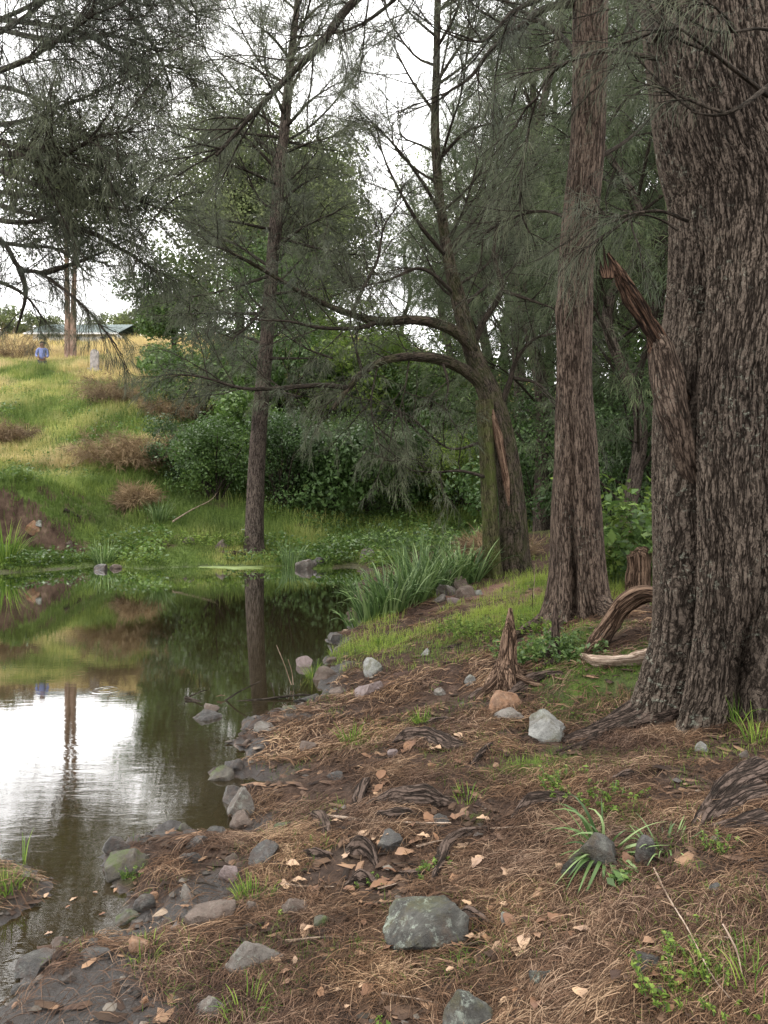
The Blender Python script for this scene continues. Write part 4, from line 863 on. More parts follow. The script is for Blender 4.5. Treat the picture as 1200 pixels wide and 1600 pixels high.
# needle litter
def litter(n, D0, D1, pw, ln, wd, u0=-80, u1=1280, seed=0):
    D = D0 + (D1 - D0) * rng.random(n) ** pw; u = rng.uniform(u0, u1, n); x = (u - 600) / F * D; y = D
    g, dr, mu, pth_, d = masks(x, y); cl = n2(x, y, 4.5, 71, 3)
    keep = (d > .04) & (rng.random(n) > np.where(mu > .6, .93, .6 * mu)) & (d > .04 + .12 * rng.random(n) ** 2) & (rng.random(n) > .75 * g) & (rng.random(n) > .8 * pth_) & (rng.random(n) < .55 + 1.1 * cl)
    x, y, cl = x[keep], y[keep], cl[keep]; n = len(x)
    z = H(x, y) + .004 + .016 * rng.random(n) ** 2; dirn = 6.283 * rng.random(n); 
    dirn = np.where(rng.random(n) < .45, .5 + 1.2 * n2(x, y, 2.5, 72, 2) + .6 * rng.normal(size=n), dirn)
    L_ = ln * (.4 + .9 * rng.random(n)); cv = rng.normal(size=n) * .42; K = 4; pts = []
    tx, ty, a = x.copy(), y.copy(), dirn.copy()
    lift = rng.normal(size=n) * .008
    for k_ in range(K):
        pts.append(np.stack([tx, ty, np.zeros(n)], 1)); tx = tx + np.cos(a) * L_ / (K - 1); ty = ty + np.sin(a) * L_ / (K - 1); a = a + cv / (K - 1)
    P = np.stack(pts, 1); zz = H(P[:, -1, 0], P[:, -1, 1]) + .004 + .016 * rng.random(n) ** 2
    t = np.linspace(0, 1, K)[None]; P[:, :, 2] = z[:, None] * (1 - t) + zz[:, None] * t + (.006 + np.abs(lift))[:, None] * np.sin(np.pi * t)
    T = norm(np.gradient(P, axis=1)); S = norm(np.cross(T, np.array([0, 0, 1.]))) * wd * .5
    S = S + np.array([0, 0, 1.]) * (wd * .35 * rng.normal(size=(n, 1, 1)))
    V = np.stack([P - S, P + S], 2).reshape(-1, 3); b = np.arange(n)[:, None, None] * K * 2 + np.arange(K - 1)[None, :, None] * 2
    f = (b + np.array([0, 1, 3, 2])).reshape(-1, 4)
    mb = MB(); r = np.clip(rng.random(n) * .8 + .25 * cl + .12, 0, 1); mb.add(V, f, 0, np.repeat(r, K * 2)); return mb
o = litter(260000, 1.45, 4.4, 1.35, .105, .00105).build('needle_litter', [M_LITTER]); tag(o, 'rusty brown fallen she-oak needles carpeting the near bank', 'needle litter', kind='stuff')
o = litter(110000, 4.0, 9.5, 1.3, .12, .0024).build('needle_litter', [M_LITTER]); tag(o, 'rusty brown fallen needles carpeting the bank farther off', 'needle litter', kind='stuff')
print('litter ok')

# ------------------------------------------------------------ rocks
import bmesh
def rock(u, v, w_px, hr, kind, label, seed, dr=.8, dent=None, bury=.3, name='stone', cat='stone', group=None, ang_=8, rot=0.):
    p = on_ground(u, v); wm = w_px / F * p[1]
    bm = bmesh.new(); bmesh.ops.create_icosphere(bm, subdivisions=5 if w_px > 40 else 4, radius=.5)
    me = bpy.data.meshes.new(name); bm.to_mesh(me); bm.free()
    co = np.zeros(len(me.vertices) * 3); me.vertices.foreach_get('co', co); co = co.reshape(-1, 3); r_ = np.random.default_rng(seed)
    for q in range(ang_):
        n_ = norm(r_.normal(size=3)); d = r_.uniform(.20, .40); e = co @ n_ - d; co = co - np.where(e > 0, e * .97, 0)[:, None] * n_
    if dent is not None:
        rot = 0.
        for (dx, dy, dz, rr, dd) in dent:
            q_ = np.linalg.norm(co - np.array([dx, dy, dz]), axis=1); co = co + np.array([0, dd, 0]) * (1 - sstep(rr * .55, rr, q_))[:, None]
    co = co * (1 + .10 * fbm(co * 2.5 + seed, seed, 3)[:, None] + .05 * (.5 - np.abs(fbm(co * 5 + seed, seed + 5, 4)))[:, None] * 1.6)
    co = co / (co.max(0) - co.min(0)); co = co * np.array([wm, wm * dr, wm * hr / (1 - bury)])
    co[:, 2] += wm * hr / (1 - bury) * (.5 - bury)
    c_, s_ = math.cos(rot), math.sin(rot)
    co = np.stack([co[:, 0] * c_ - co[:, 1] * s_, co[:, 0] * s_ + co[:, 1] * c_, co[:, 2]], 1)
    me.vertices.foreach_set('co', co.astype(np.float32).ravel()); me.polygons.foreach_set('use_smooth', [True] * len(me.polygons)); me.update()
    me.materials.append(M_ROCK[kind]); o = bpy.data.objects.new(name, me); COL.objects.link(o); o.location = p
    return tag(o, label, cat, group)
RK = [(678, 1468, 140, .56, 'lichen', 'large lichen covered boulder with a dark hollow face in the foreground', .8), (330, 1440, 75, .55, 'brown', 'flat faced brown grey stone at the wet mud edge', .7), (395, 1505, 105, .38, 'grey', 'long grey stone lying across the foreground litter', .6),
      (325, 1588, 50, .7, 'grey', 'grey stone cut by the bottom edge of the view', .8), (220, 1485, 40, .7, 'orange', 'rust orange triangular stone beside the mud', .8), (466, 1428, 52, .62, 'brown', 'rounded reddish brown stone by the short pale stick', .8), (392, 1425, 26, .8, 'brown', 'small brown stone right of the flat faced stone', .8),
      (205, 1352, 75, .42, 'mossy', 'greenish stone at the tip of the needle covered spit', .7), (413, 1345, 50, .6, 'slate', 'dark round stone on the shore behind the grass tuft', .8), (375, 1262, 50, .6, 'grey', 'grey stone half in the water at the little point', .8), (335, 1310, 40, .5, 'slate', 'pale wet stone at the inlet mouth', .8), (355, 1368, 36, .45, 'pink', 'flat wet mauve stone in the mud strip', .8),
      (852, 1150, 62, .60, 'pale', 'pale rounded stone in the grass before the huge tree', .8), (785, 1105, 58, .5, 'orange', 'orange sandstone rock by the pointed stump', .8), (800, 1120, 50, .35, 'grey', 'low grey rock touching the orange rock', .8), (584, 1050, 32, .75, 'pale', 'pale round stone in the mossy shore grass', .8), (577, 1083, 46, .42, 'pink', 'flat mauve stone below the mossy shore grass', .8),
      (475, 1040, 28, .55, 'pink', 'pinkish stone standing out of the water', .8), (323, 1122, 46, .3, 'slate', 'black wet stone in the shallow water', .6), (330, 1108, 34, .3, 'brown', 'brown stone behind the black wet stone', .6), (410, 1140, 46, .28, 'grey', 'flat stone on the muddy shore point', .8), (612, 1318, 46, .45, 'slate', 'smooth blue grey stone half buried in litter', .8), (690, 1288, 28, .6, 'slate', 'small dark stone at the end of the long stick', .8),
      (920, 1355, 95, .55, 'lichen', 'squarish rock under the draping strap leaves', .8), (1010, 1345, 34, 1.0, 'slate', 'small upright dark rock beside the strap leaves', .8), (720, 1610, 85, .6, 'lichen', 'lichened boulder poking in at the bottom edge', .8), (845, 1535, 40, .7, 'lichen', 'dark mossy stone amid dry leaves', .8), (1020, 1505, 60, .35, 'slate', 'low blue grey stone beside the leafy weeds', .8),
      (797, 1443, 32, .55, 'grey', 'small grey stone right of the large boulder', .8), (503, 1447, 26, .6, 'mossy', 'little green tinged stone in the litter', .8), (60, 1512, 62, .35, 'slate', 'wet slab at the lower left water edge', .8), (45, 1540, 46, .3, 'slate', 'thin wet slab next to the lower left water edge', .8), (150, 1492, 46, .25, 'slate', 'flat wet slab at the mud corner', .8),
      (690, 1085, 24, .6, 'grey', 'small grey stone on the bare track', .8), (735, 1070, 20, .7, 'pale', 'small white stone left of the pointed stump', .8), (665, 1022, 16, .6, 'pale', 'tiny pale stone in the shore grass', .8), (614, 1182, 17, .7, 'pink', 'small pink stone beneath the arched root', .8), (677, 1198, 20, .4, 'orange', 'small tan stone right of the arched root', .8), (478, 1172, 30, .5, 'brown', 'rough stone on the muddy shore near the inlet', .8), (528, 1215, 28, .35, 'slate', 'flat blue grey stone in sparse grass', .8),
      (505, 1060, 40, .5, 'brown', 'brown stone at the grassy water edge', .8), (528, 1085, 34, .4, 'brown', 'low brown stone where twigs meet the shore', .8), (1100, 1175, 24, .8, 'pale', 'whitish chip at the foot of the huge trunk', .8), (1165, 1185, 22, .7, 'grey', 'little stone right of the huge trunk base', .8), (1130, 1395, 34, .4, 'slate', 'small flat dark stone at right in the litter', .8),
      (700, 930, 34, .6, 'grey', 'left grey rock of the little pile by the reeds', .8), (716, 922, 28, .8, 'brown', 'upper brown rock of the little pile by the reeds', .8), (728, 932, 34, .5, 'brown', 'right brown rock of the little pile by the reeds', .8), (688, 940, 28, .5, 'grey', 'lowest grey rock of the little pile by the reeds', .8), (710, 942, 24, .5, 'pink', 'pinkish front rock of the little pile by the reeds', .8), (747, 930, 16, .7, 'pale', 'white stone right of the rock pile', .8),
      (480, 888, 34, .5, 'grey', 'rock at the far water edge right of the slender she-oak', .8), (496, 884, 26, .6, 'slate', 'dark rock at the far water edge', .8), (575, 870, 24, .6, 'grey', 'mossless rock on the far bank behind the water', .8), (295, 850, 20, .5, 'brown', 'rock on the far lawn left of the slender she-oak', .8), (345, 858, 26, .5, 'brown', 'rock beside the root of the slender she-oak', .8), (55, 825, 24, .6, 'orange', 'earth coloured rock below the eroded bank', .8), (110, 850, 14, .6, 'brown', 'small rock on the far lawn below the eroded bank', .8), (62, 820, 12, .6, 'pale', 'small pale rock at the eroded bank', .8),
      (160, 890, 22, .5, 'slate', 'dark wet rock under the far shore tuft', .8), (180, 888, 20, .4, 'brown', 'brown wet rock right of the far shore tuft', .8), (240, 1400, 18, .5, 'orange', 'small orange pebble in the wet mud', .8), (252, 1537, 15, .5, 'orange', 'small orange pebble in the lower left litter', .8), (228, 1565, 12, .6, 'orange', 'tiny tan pebble near the bottom left', .8), (432, 1570, 14, .5, 'orange', 'tan pebble at the bottom centre', .8), (290, 1515, 28, .35, 'slate', 'thin dark stone left of the long grey stone', .8)]
for q, (u, v, wp, hr, kd, lab, dr) in enumerate(RK): rock(u, v, wp, hr * .92, kd, lab, 200 + q, dr, None, .46 if q else .34, ang_=8 if q == 0 else 13 if q % 2 else 9, rot=((q * 37) % 100 - 50) / 120.)

sz = lambda v: 'muddy bottom left corner' if v > 1450 else 'mud strip by the channel' if v > 1330 else 'water edge around the little spit' if v > 1240 else 'muddy inlets in mid shore' if v > 1120 else 'shore below the reeds'
r_s = np.random.default_rng(77); sx = [(20, 1548), (48, 1505), (95, 1488), (140, 1482), (175, 1468), (205, 1440), (222, 1418), (200, 1385), (178, 1360), (190, 1325), (240, 1302), (290, 1296), (305, 1318), (350, 1300), (380, 1285), (358, 1250), (385, 1232), (350, 1215), (365, 1200), (398, 1190), (380, 1165), (395, 1142), (425, 1118), (455, 1108), (488, 1098), (512, 1070), (516, 1030), (530, 1000), (420, 1330), (440, 1295), (300, 1345), (285, 1400), (360, 1345), (110, 1530), (260, 1450)]
for q, (u, v) in enumerate(sx):
    if q % 3 == 1 and v < 1400: continue
    rock(u + r_s.uniform(-8, 8), v + r_s.uniform(-4, 4), r_s.uniform(16, 44), r_s.uniform(.3, .5), ['slate', 'grey', 'brown', 'slate', 'brown', 'mossy'][q % 6], '%s stone half buried at the %s' % (['dark wet', 'grey', 'brown', 'dark wet', 'brown', 'green tinged'][q % 6], sz(v)), 600 + q, r_s.uniform(.6, 1.), None, .55, group='%s small stones at the %s' % (['dark wet', 'grey', 'brown', 'dark wet', 'brown', 'green tinged'][q % 6], sz(v)), rot=r_s.uniform(-1, 1))
# loose pebbles and bark chips nobody could count
def bits(n, D0, D1, s0, s1, fl, sel, seed, elong=1.):
    D = D0 + (D1 - D0) * rng.random(n) ** 1.4; u = rng.uniform(-60, 1260, n); x = (u - 600) / F * D; y = D
    g, dr, mu, pth_, d = masks(x, y); keep = sel(g, mu, pth_, d); x, y = x[keep], y[keep]; n = len(x)
    o8 = np.array([[1, 0, 0], [.6, .7, .1], [-.5, .8, 0], [-1, .1, 0], [-.6, -.7, 0], [.5, -.8, .1], [.1, .1, .8], [-.1, 0, -.8]], float)
    fc = np.array([[0, 1, 6], [1, 2, 6], [2, 3, 6], [3, 4, 6], [4, 5, 6], [5, 0, 6], [1, 0, 7], [2, 1, 7], [3, 2, 7], [4, 3, 7], [5, 4, 7], [0, 5, 7]])
    sz = s0 + (s1 - s0) * rng.random(n) ** 3; a = rng.random(n) * 6.283
    V = o8[None] * (1 + .3 * rng.normal(size=(n, 8, 1))) * np.array([elong, 1, fl]); c_, s_ = np.cos(a)[:, None], np.sin(a)[:, None]
    V = np.stack([V[..., 0] * c_ - V[..., 1] * s_, V[..., 0] * s_ + V[..., 1] * c_, V[..., 2]], -1) * sz[:, None, None] * .5 + np.stack([x, y, H(x, y) + sz * fl * .12 + .004], 1)[:, None]
    mb = MB(); mb.add(V.reshape(-1, 3), (np.arange(n)[:, None, None] * 8 + fc).reshape(-1, 3), 0, np.repeat(rng.random(n), 8)); return mb
M_GRIT = foliage_mat('pebble_mix', [(0, (.03, .026, .023)), (.5, (.085, .075, .07)), (.9, (.12, .105, .095)), (1, (.24, .18, .14))], .0, .6, 9.)
M_CHIP = foliage_mat('bark_chip_mix', [(0, (.016, .011, .009)), (.6, (.06, .038, .028)), (1, (.20, .125, .085))], .0, .75, 9.)
o = bits(9000, 1.6, 9, .008, .05, .6, lambda g, mu, p_, d: (d > -.25) & (rng.random(len(g)) < .06 + .25 * mu + .5 * p_ + .35 * (d < .12)), 1).build('gravel', [M_GRIT], smooth=False); tag(o, 'small grey pebbles and grit along the muddy shore and track', 'gravel', kind='stuff')
o = bits(26000, 1.5, 9, .006, .045, .35, lambda g, mu, p_, d: (d > .0) & (rng.random(len(g)) < .7 * (1 - .85 * mu)), 2, 2.2).build('bark_litter', [M_CHIP], smooth=False); tag(o, 'dark bark chips and cones mixed through the needles', 'bark litter', kind='stuff')

# ------------------------------------------------------------ surface roots
RT = [([(605, 1168), (640, 1158), (680, 1160), (710, 1170), (735, 1165)], [.012, .04, .045, .035, .015], 'thick arched root over a dark hollow in mid track'), ([(738, 1195), (760, 1175), (785, 1160)], [.012, .025, .012], 'short dark root right of the arched root'),
      ([(560, 1258), (568, 1235), (575, 1222)], [.025, .03, .02], 'stubby upright root end left of the broad root'), ([(575, 1262), (620, 1258), (665, 1255), (712, 1252)], [.03, .05, .045, .015], 'broad dark root knot in the centre of the bank'), ([(585, 1275), (620, 1280), (660, 1270)], [.015, .03, .01], 'lower lobe root beneath the broad root knot'),
      ([(480, 1278), (500, 1282), (512, 1300), (515, 1312)], [.015, .03, .028, .01], 'bent grey root left of the long stick'), ([(470, 1335), (495, 1342), (520, 1338)], [.012, .03, .012], 'small dark root knob near the shore'), ([(545, 1335), (562, 1328), (580, 1335), (590, 1355)], [.02, .035, .03, .01], 'looped dark root by the upright chip'),
      ([(670, 1390), (690, 1350), (700, 1325), (730, 1305), (765, 1295)], [.012, .025, .03, .025, .01], 'curved reddish root above the large boulder'), ([(540, 1385), (565, 1382), (595, 1388)], [.01, .03, .01], 'low root lump left of the dry leaves'), ([(800, 1280), (830, 1262), (870, 1255), (905, 1248)], [.015, .035, .03, .012], 'dark root running left from the grass under the huge tree'),
      ([(940, 1225), (975, 1218), (1000, 1208)], [.012, .025, .012], 'short dark root in the litter before the huge tree'), ([(650, 1135), (690, 1128), (715, 1125)], [.01, .022, .01], 'thin root behind the small green grass tuft'), ([(583, 1138), (605, 1132)], [.018, .012], 'root stub on the bare track'), ([(700, 1455), (735, 1440), (770, 1445)], [.02, .03, .01], 'dark root against the right side of the large boulder'),
      ([(775, 1110), (810, 1080), (850, 1058), (880, 1052)], [.02, .035, .03, .015], 'pale root running from the pointed stump to the right'), ([(690, 1015), (715, 1013), (735, 1010)], [.012, .03, .012], 'dark root lying in the bright shore grass'), ([(780, 1070), (755, 1085), (730, 1092)], [.04, .03, .012], 'root spreading left from the pointed stump'),
      ([(340, 862), (365, 866), (392, 870)], [.03, .06, .08], 'bare root at the foot of the slender she-oak'), ([(820, 1010), (845, 1020), (862, 1040)], [.02, .04, .04], 'dark root linking to the thin spike stump'), ([(1090, 1305), (1120, 1285), (1160, 1260), (1200, 1235)], [.012, .03, .04, .045], 'gnarled root mass at the right edge below the huge tree'), ([(612, 1365), (650, 1372), (680, 1362)], [.008, .02, .01], 'thin root above the large boulder')]
for q, (pts, rr, lab) in enumerate(RT):
    P = []
    for (u, v), r in zip(pts, rr): p = on_ground(u, v); p[2] += r * (.35 if 0 < len(P) < len(pts) - 1 else -.3); P.append(p)
    mb = MB(); tube(mb, np.array(P), rr, 18, 0, len(P) * 12, lambda th, z, s: 1 + .2 * np.sin(3 * th + 5 * s), .35, seed=q)
    o = mb.build('exposed_root', [M_ROOT], origin=tuple(P[0])); tag(o, lab, 'root')

# ------------------------------------------------------------ stumps, logs, sticks
def spike(u, v, h_px, w_px, label, matl, seed, name='tree_stump', lean=(0, 0)):
    p = on_ground(u, v); s = p[1] / F; h = h_px * s; r = w_px * s / 2; r_ = np.random.default_rng(seed)
    root = empty(name, tuple(p), label, 'stump'); mb = MB()
    P = [(0, 0, -.05), (lean[0] * .1 * h, 0, h * .12), (lean[0] * .3 * h, 0, h * .35), (lean[0] * .6 * h, 0, h * .65), (lean[0] * h, 0, h)]
    tube(mb, P, [r * 1.1, r * .8, r * .5, r * .36, r * .08], 48, 0, 90, lambda th, z, s_: 1 + .28 * np.exp(-s_ / (h * .18)) * np.cos(5 * th + seed) + .16 * np.sin(3 * th + 9 * s_) + .1 * np.sin(7 * th), .22, seed=seed)
    mb.build('trunk', [matl], root)
    for a in (-2.6, -.5, .6, 3.6):
        mb = MB(); e = np.array([math.cos(a), math.sin(a) * .8, 0]); q = e * r * 2.1; zq = gz(p[0] + q[0], p[1] + q[1]) - p[2]
        tube(mb, [e * r * .3 + np.array([0, 0, h * .16]), e * r * 1.1 + np.array([0, 0, .03 + zq * .5]), q + np.array([0, 0, zq - .005])], [r * .3, r * .22, r * .08], 10, 0, 24, None, .3, seed=seed)
        mb.build('root', [matl], root)
    return root
spike(790, 1075, 125, 62, 'jagged pointed stump with splintered tip beside the grass', M_DEADWOOD, 5, lean=(.06, 0))
spike(868, 1030, 88, 30, 'thin dark spike stump between the pointed stump and the curled log', M_ROOT, 6)
p = on_ground(998, 928); s = p[1] / F; root = empty('tree_stump', tuple(p), 'short broken topped stump under the green nettles', 'stump'); mb = MB()
tube(mb, [(0, 0, -.1), (.0, 0, 18 * s), (.01, 0, 40 * s), (.0, 0, 62 * s), (-.02, 0, 70 * s)], [21 * s, 18 * s, 17 * s, 18 * s, 9 * s], 48, 0, 80, lambda th, z, s_: 1 + .1 * np.sin(3 * th) + .2 * sstep(.3, .5, s_) * np.sin(5 * th + 1), .15, seed=2)
mb.build('trunk', [M_DEADWOOD], root)
# curled fallen log
root = empty('fallen_log', tuple(on_ground(920, 1030)), 'curled hollow bark log arching out from behind the huge trunk', 'log')
mb = MB(); tube(mb, [px(1050, 965, 4.9), px(1032, 935, 4.95), px(1005, 928, 5.0), px(975, 945, 5.05), (px(950, 980, 5.05)), on_ground(930, 1022) + np.array([0, 0, .06]), on_ground(912, 1034) + np.array([0, 0, .035])], [.05, .055, .055, .06, .055, .05, .03], 28, 0, 140, lambda th, z, s: 1 + .22 * np.sin(2 * th + 1) + .12 * np.sin(7 * th), .2, seed=12)
child(mb, 'bark_arch', [M_DEADWOOD], root)
mb = MB(); tube(mb, [on_ground(u_, v_) + np.array([0, 0, .035]) for u_, v_ in ((910, 1034), (930, 1042), (965, 1042), (1005, 1036), (1050, 1024))], [.018, .03, .032, .034, .03], 20, 0, 90, lambda th, z, s: 1 + .25 * np.sin(2 * th + .5), .25, seed=13)
child(mb, 'curled_rim', [M_PALEWOOD], root)

def stick(pts, r, label, matl=M_PALEWOOD, lift=.01, cat='stick', sub=None):
    P = []
    for q in pts:
        if len(q) == 2: p = on_ground(*q); p[2] += lift
        else: p = px(*q)
        P.append(p)
    mb = MB(); tube(mb, P, np.linspace(r, r * .45, len(P)), 7, 0, len(P) * 6, None, .2, seed=len(label))
    for s2, r2 in (sub or []): tube(mb, [px(*q) for q in s2], np.linspace(r2, r2 * .4, len(s2)), 5, 0, 12)
    o = mb.build('stick', [matl], origin=tuple(P[0])); return tag(o, label, cat)
stick([(500, 1278), (570, 1285), (640, 1290), (705, 1290)], .009, 'long pale stick lying across the middle of the litter')
stick([(445, 1387), (480, 1390), (522, 1390)], .007, 'short pale stick with lichen near the rounded stone')
stick([(505, 1505), (580, 1500), (660, 1492), (730, 1482), (800, 1470)], .010, 'long dark stick running below the large boulder', M_TWIG)
stick([(1022, 1372), (1045, 1420), (1075, 1470), (1110, 1540), (1140, 1580)], .003, 'thin straw stalk slanting through the lower right litter', M_PALEWOOD, .03)
stick([(705, 1338), (745, 1358), (775, 1385), (790, 1400)], .004, 'thin tan twig above the large boulder')
stick([(1130, 1470), (1150, 1510), (1160, 1550)], .003, 'fine pale stalk at the lower right corner', M_PALEWOOD, .04)
stick([(425, 1300), (445, 1300), (468, 1302)], .005, 'small white twig near the shore')
stick([(985, 1490), (1030, 1500), (1070, 1515)], .003, 'bent pale twig over the blue grey stone', M_PALEWOOD, .02)
stick([(590, 1388, 2.72), (640, 1376, 2.74), (700, 1370, 2.75)], .003, 'fine twig crossing the litter above the boulder')
D0 = 5.9
stick([(290, 1090, 5.8), (330, 1100, 5.7), (400, 1094, 5.75), (470, 1086, 5.8), (510, 1090, 5.75)], .014, 'dark forked branch lying in the shallow water', M_TWIG, sub=[([(350, 1096, 5.75), (375, 1080, 5.7), (408, 1064, 5.7)], .008), ([(430, 1090, 5.8), (426, 1075, 5.8), (422, 1066, 5.8)], .006), ([(296, 1088, 5.8), (315, 1080, 5.8), (325, 1078, 5.8)], .006)])
stick([(290, 1095, 5.72), (350, 1102, 5.68), (430, 1100, 5.7), (500, 1098, 5.7)], .010, 'second dark branch beside the forked one in the shallows', M_TWIG)
stick([(455, 1070, 6.1), (445, 1040, 6.1), (432, 1008, 6.1)], .004, 'thin bare stem rising from the shore twigs', M_PALEWOOD)
stick([(458, 1070, 6.1), (456, 1050, 6.1), (450, 1030, 6.1)], .004, 'shorter bare stem rising from the shore twigs', M_PALEWOOD)
stick([(836, 985, 8.), (834, 940, 8.), (836, 880, 8.)], .006, 'thin pale sapling stake beside the red path', M_PALEWOOD, cat='stake')
stick([(833, 975, 7.), (832, 930, 7.), (831, 905, 7.)], .004, 'thin dark stem in the grass before the red path', M_TWIG, cat='stem')
stick([(270, 825), (300, 806), (330, 790), (345, 770)], .02, 'pale fallen branch on the slope left of the slender she-oak', M_PALEWOOD, .15)
stick([(100, 800), (115, 806), (125, 812)], .05, 'dark fallen branch on the far lawn', M_TWIG, .05)

for q in range(26):
    z_ = [(300, 600, 1300, 1580, 'left of the boulder'), (620, 1000, 1180, 1380, 'above the boulder'), (760, 1180, 1380, 1590, 'at the bottom right'), (500, 900, 1080, 1200, 'on the bare track')][q % 4]
    u, v = random.uniform(z_[0], z_[1]), random.uniform(z_[2], z_[3]); a = random.uniform(-.5, .5) + (3.14 if q % 3 == 0 else 0); l_ = random.uniform(30, 110) * (v - 760) / 700
    dark = q % 3 != 1
    o = stick([(u, v), (u + l_ * .5 * math.cos(a), v + l_ * .22 * math.sin(a) + random.uniform(-4, 4)), (u + l_ * math.cos(a), v + l_ * .45 * math.sin(a))], random.uniform(.002, .005), ('dark' if dark else 'pale') + ' thin fallen twig in the litter ' + z_[4], M_TWIG if dark else M_PALEWOOD, .015)
    o['group'] = ('dark' if dark else 'pale') + ' twigs ' + z_[4]

# ------------------------------------------------------------ dry leaves
def leaf_mesh(seed):
    r_ = np.random.default_rng(seed); n, m_ = 9, 5; t = np.linspace(0, 1, n)[:, None]; s = np.linspace(-1, 1, m_)[None]
    w_ = .24 * np.sin(np.pi * t ** .8) ** .8 * (1 + .15 * r_.normal(size=(n, 1)))
    X = np.repeat(t - .5, m_, 1); Y = s * w_; Z = .16 * np.abs(s) * w_ * 4 * .35 + .10 * np.sin(3 * t + r_.uniform(0, 6)) + .03 * r_.normal(size=(n, m_))
    i = np.arange(n - 1)[:, None]; j = np.arange(m_ - 1)[None]; f = np.stack([i * m_ + j, (i + 1) * m_ + j, (i + 1) * m_ + j + 1, i * m_ + j + 1], -1).reshape(-1, 4)
    mb = MB(); mb.add(np.stack([X.ravel(), Y.ravel(), Z.ravel()], 1), f, 0, r_.uniform(.2, 1)); me = mb.build('leaf', [M_DRYLEAF])
    d = me.data; bpy.data.objects.remove(me); return d
LM = [leaf_mesh(q) for q in range(8)]
def leaf(u, v, size_px, label, group=None, q=None, rot=None, water=False):
    p = on_ground(u, v); p[2] = p[2] + (.004 if water else .018); o = bpy.data.objects.new('fallen_leaf', LM[(q if q is not None else random.randrange(8))]); COL.objects.link(o)
    s = size_px / F * p[1]; o.location = p; o.scale = (s, s, s); o.rotation_euler = (random.uniform(-.35, .35) * (not water), random.uniform(-.3, .3) * (not water), random.uniform(0, 6.28) if rot is None else rot)
    return tag(o, label, 'leaf', group)
for a in [(473, 1212, 26, 'pale curled leaf lying on sparse grass near the shore', None, 0, 0.1), (466, 1384, 26, 'pale leaf on top of the short pale stick', None, 1, .1), (540, 1342, 24, 'orange tan leaf standing beside the looped root', None, 2, 1.4), (632, 1340, 34, 'broad pink brown leaf below the blue grey stone', None, 3, .3),
          (720, 1380, 44, 'pale tan leaf just above the large boulder', None, 4, .1), (820, 1480, 42, 'crumpled pink tan leaf right of the large boulder', None, 5, 1.2), (612, 1368, 28, 'narrow tan leaf left of the large boulder', None, 6, 2.8), (885, 1500, 40, 'curled rust leaf by the dark mossy stone', None, 7, 1.4), (1048, 1590, 22, 'pale yellow leaf at the bottom right', None, 0, .5), (345, 1092, 14, 'white leaf floating on the water', None, 1, .2),
          (750, 1470, 26, 'tan leaf just right of the boulder foot', None, 2, .4), (1020, 1485, 40, 'rust red leaf beside the blue grey stone', None, 3, .3), (830, 1418, 40, 'pale split leaf at the middle right', None, 6, 2.6), (415, 1455, 16, 'light green fallen leaf beside the rounded stone', None, 4, .9)]: leaf(*a)
zones = [(500, 1100, 1330, 1600), (700, 1000, 1330, 1500), (560, 760, 1150, 1330), (430, 620, 1280, 1560), (780, 940, 1440, 1600)]
for q in range(125):
    z_ = zones[q % 5]; leaf(random.uniform(z_[0], z_[1]), random.uniform(z_[2], z_[3]), random.uniform(14, 40), ['small dry leaf lying among the litter above the large boulder', 'small dry leaf lying in the litter between the boulder and the draped rock', 'small dry leaf lying near the arched roots in mid bank', 'small dry leaf lying between the mud and the boulder', 'small dry leaf lying in the litter at the bottom right'][q % 5], ['dry leaves above the boulder', 'dry leaves right of the boulder', 'dry leaves near the arched roots', 'dry leaves left of the boulder', 'dry leaves at the bottom right'][q % 5])
for q in range(14): leaf(random.uniform(60, 240), random.uniform(1390, 1480), random.uniform(6, 14), 'tiny leaf floating in the narrow channel by the mud', 'leaves floating in the channel', water=True)

# ------------------------------------------------------------ reeds and tufts
def reed(u, v, h, n, label, seed, matl=M_REED, name='strap_leaf_clump', w_=.012, spread_=.18, cat='reed clump', group=None, arch=1., p=None, lean=(0., 0.)):
    p = on_ground(u, v) if p is None else p; r_ = np.random.default_rng(seed); a = r_.random(n) * 6.283; rr = np.sqrt(r_.random(n)) * spread_
    o = np.stack([np.cos(a) * rr, np.sin(a) * rr, np.full(n, -.03)], 1); d = norm(np.stack([np.cos(a) * .32 * arch + lean[0], np.sin(a) * .32 * arch + lean[1], np.ones(n)], 1) + .16 * r_.normal(size=(n, 3)))
    K = 8; L_ = (h * (.55 + .6 * r_.random(n)) / (K - 1))[:, None]; pts = [o]; cur = o; ho = norm(np.stack([np.cos(a), np.sin(a), np.zeros(n)], 1) + .4 * r_.normal(size=(n, 3)) * np.array([1, 1, 0]))
    bend = (r_.random(n) ** 1.5 * .34 * arch)[:, None]
    for k_ in range(K - 1): cur = cur + d * L_; pts.append(cur); d = norm(d + bend * (ho * .6 + np.array([0, 0, -.75])) * (k_ / 3.))
    P = np.stack(pts, 1); S = norm(np.cross(ho, np.array([0, 0, 1.])) + .3 * r_.normal(size=(n, 3)))[:, None]; t = np.linspace(0, 1, K)[None, :, None]; wd = w_ * .5 * (1 - t ** 2.2) * (.6 + .4 * np.minimum(1, t * 5)) + .0006
    V = np.stack([P - S * wd, P + S * wd], 2).reshape(-1, 3); b = np.arange(n)[:, None, None] * K * 2 + np.arange(K - 1)[None, :, None] * 2
    mb = MB(); mb.add(V, (b + np.array([0, 1, 3, 2])).reshape(-1, 4), 0, np.repeat(r_.random(n), K * 2))
    o = mb.build(name, [matl]); o.location = p; return tag(o, label, cat, group)
RG = 'strappy reed clumps at the water edge'
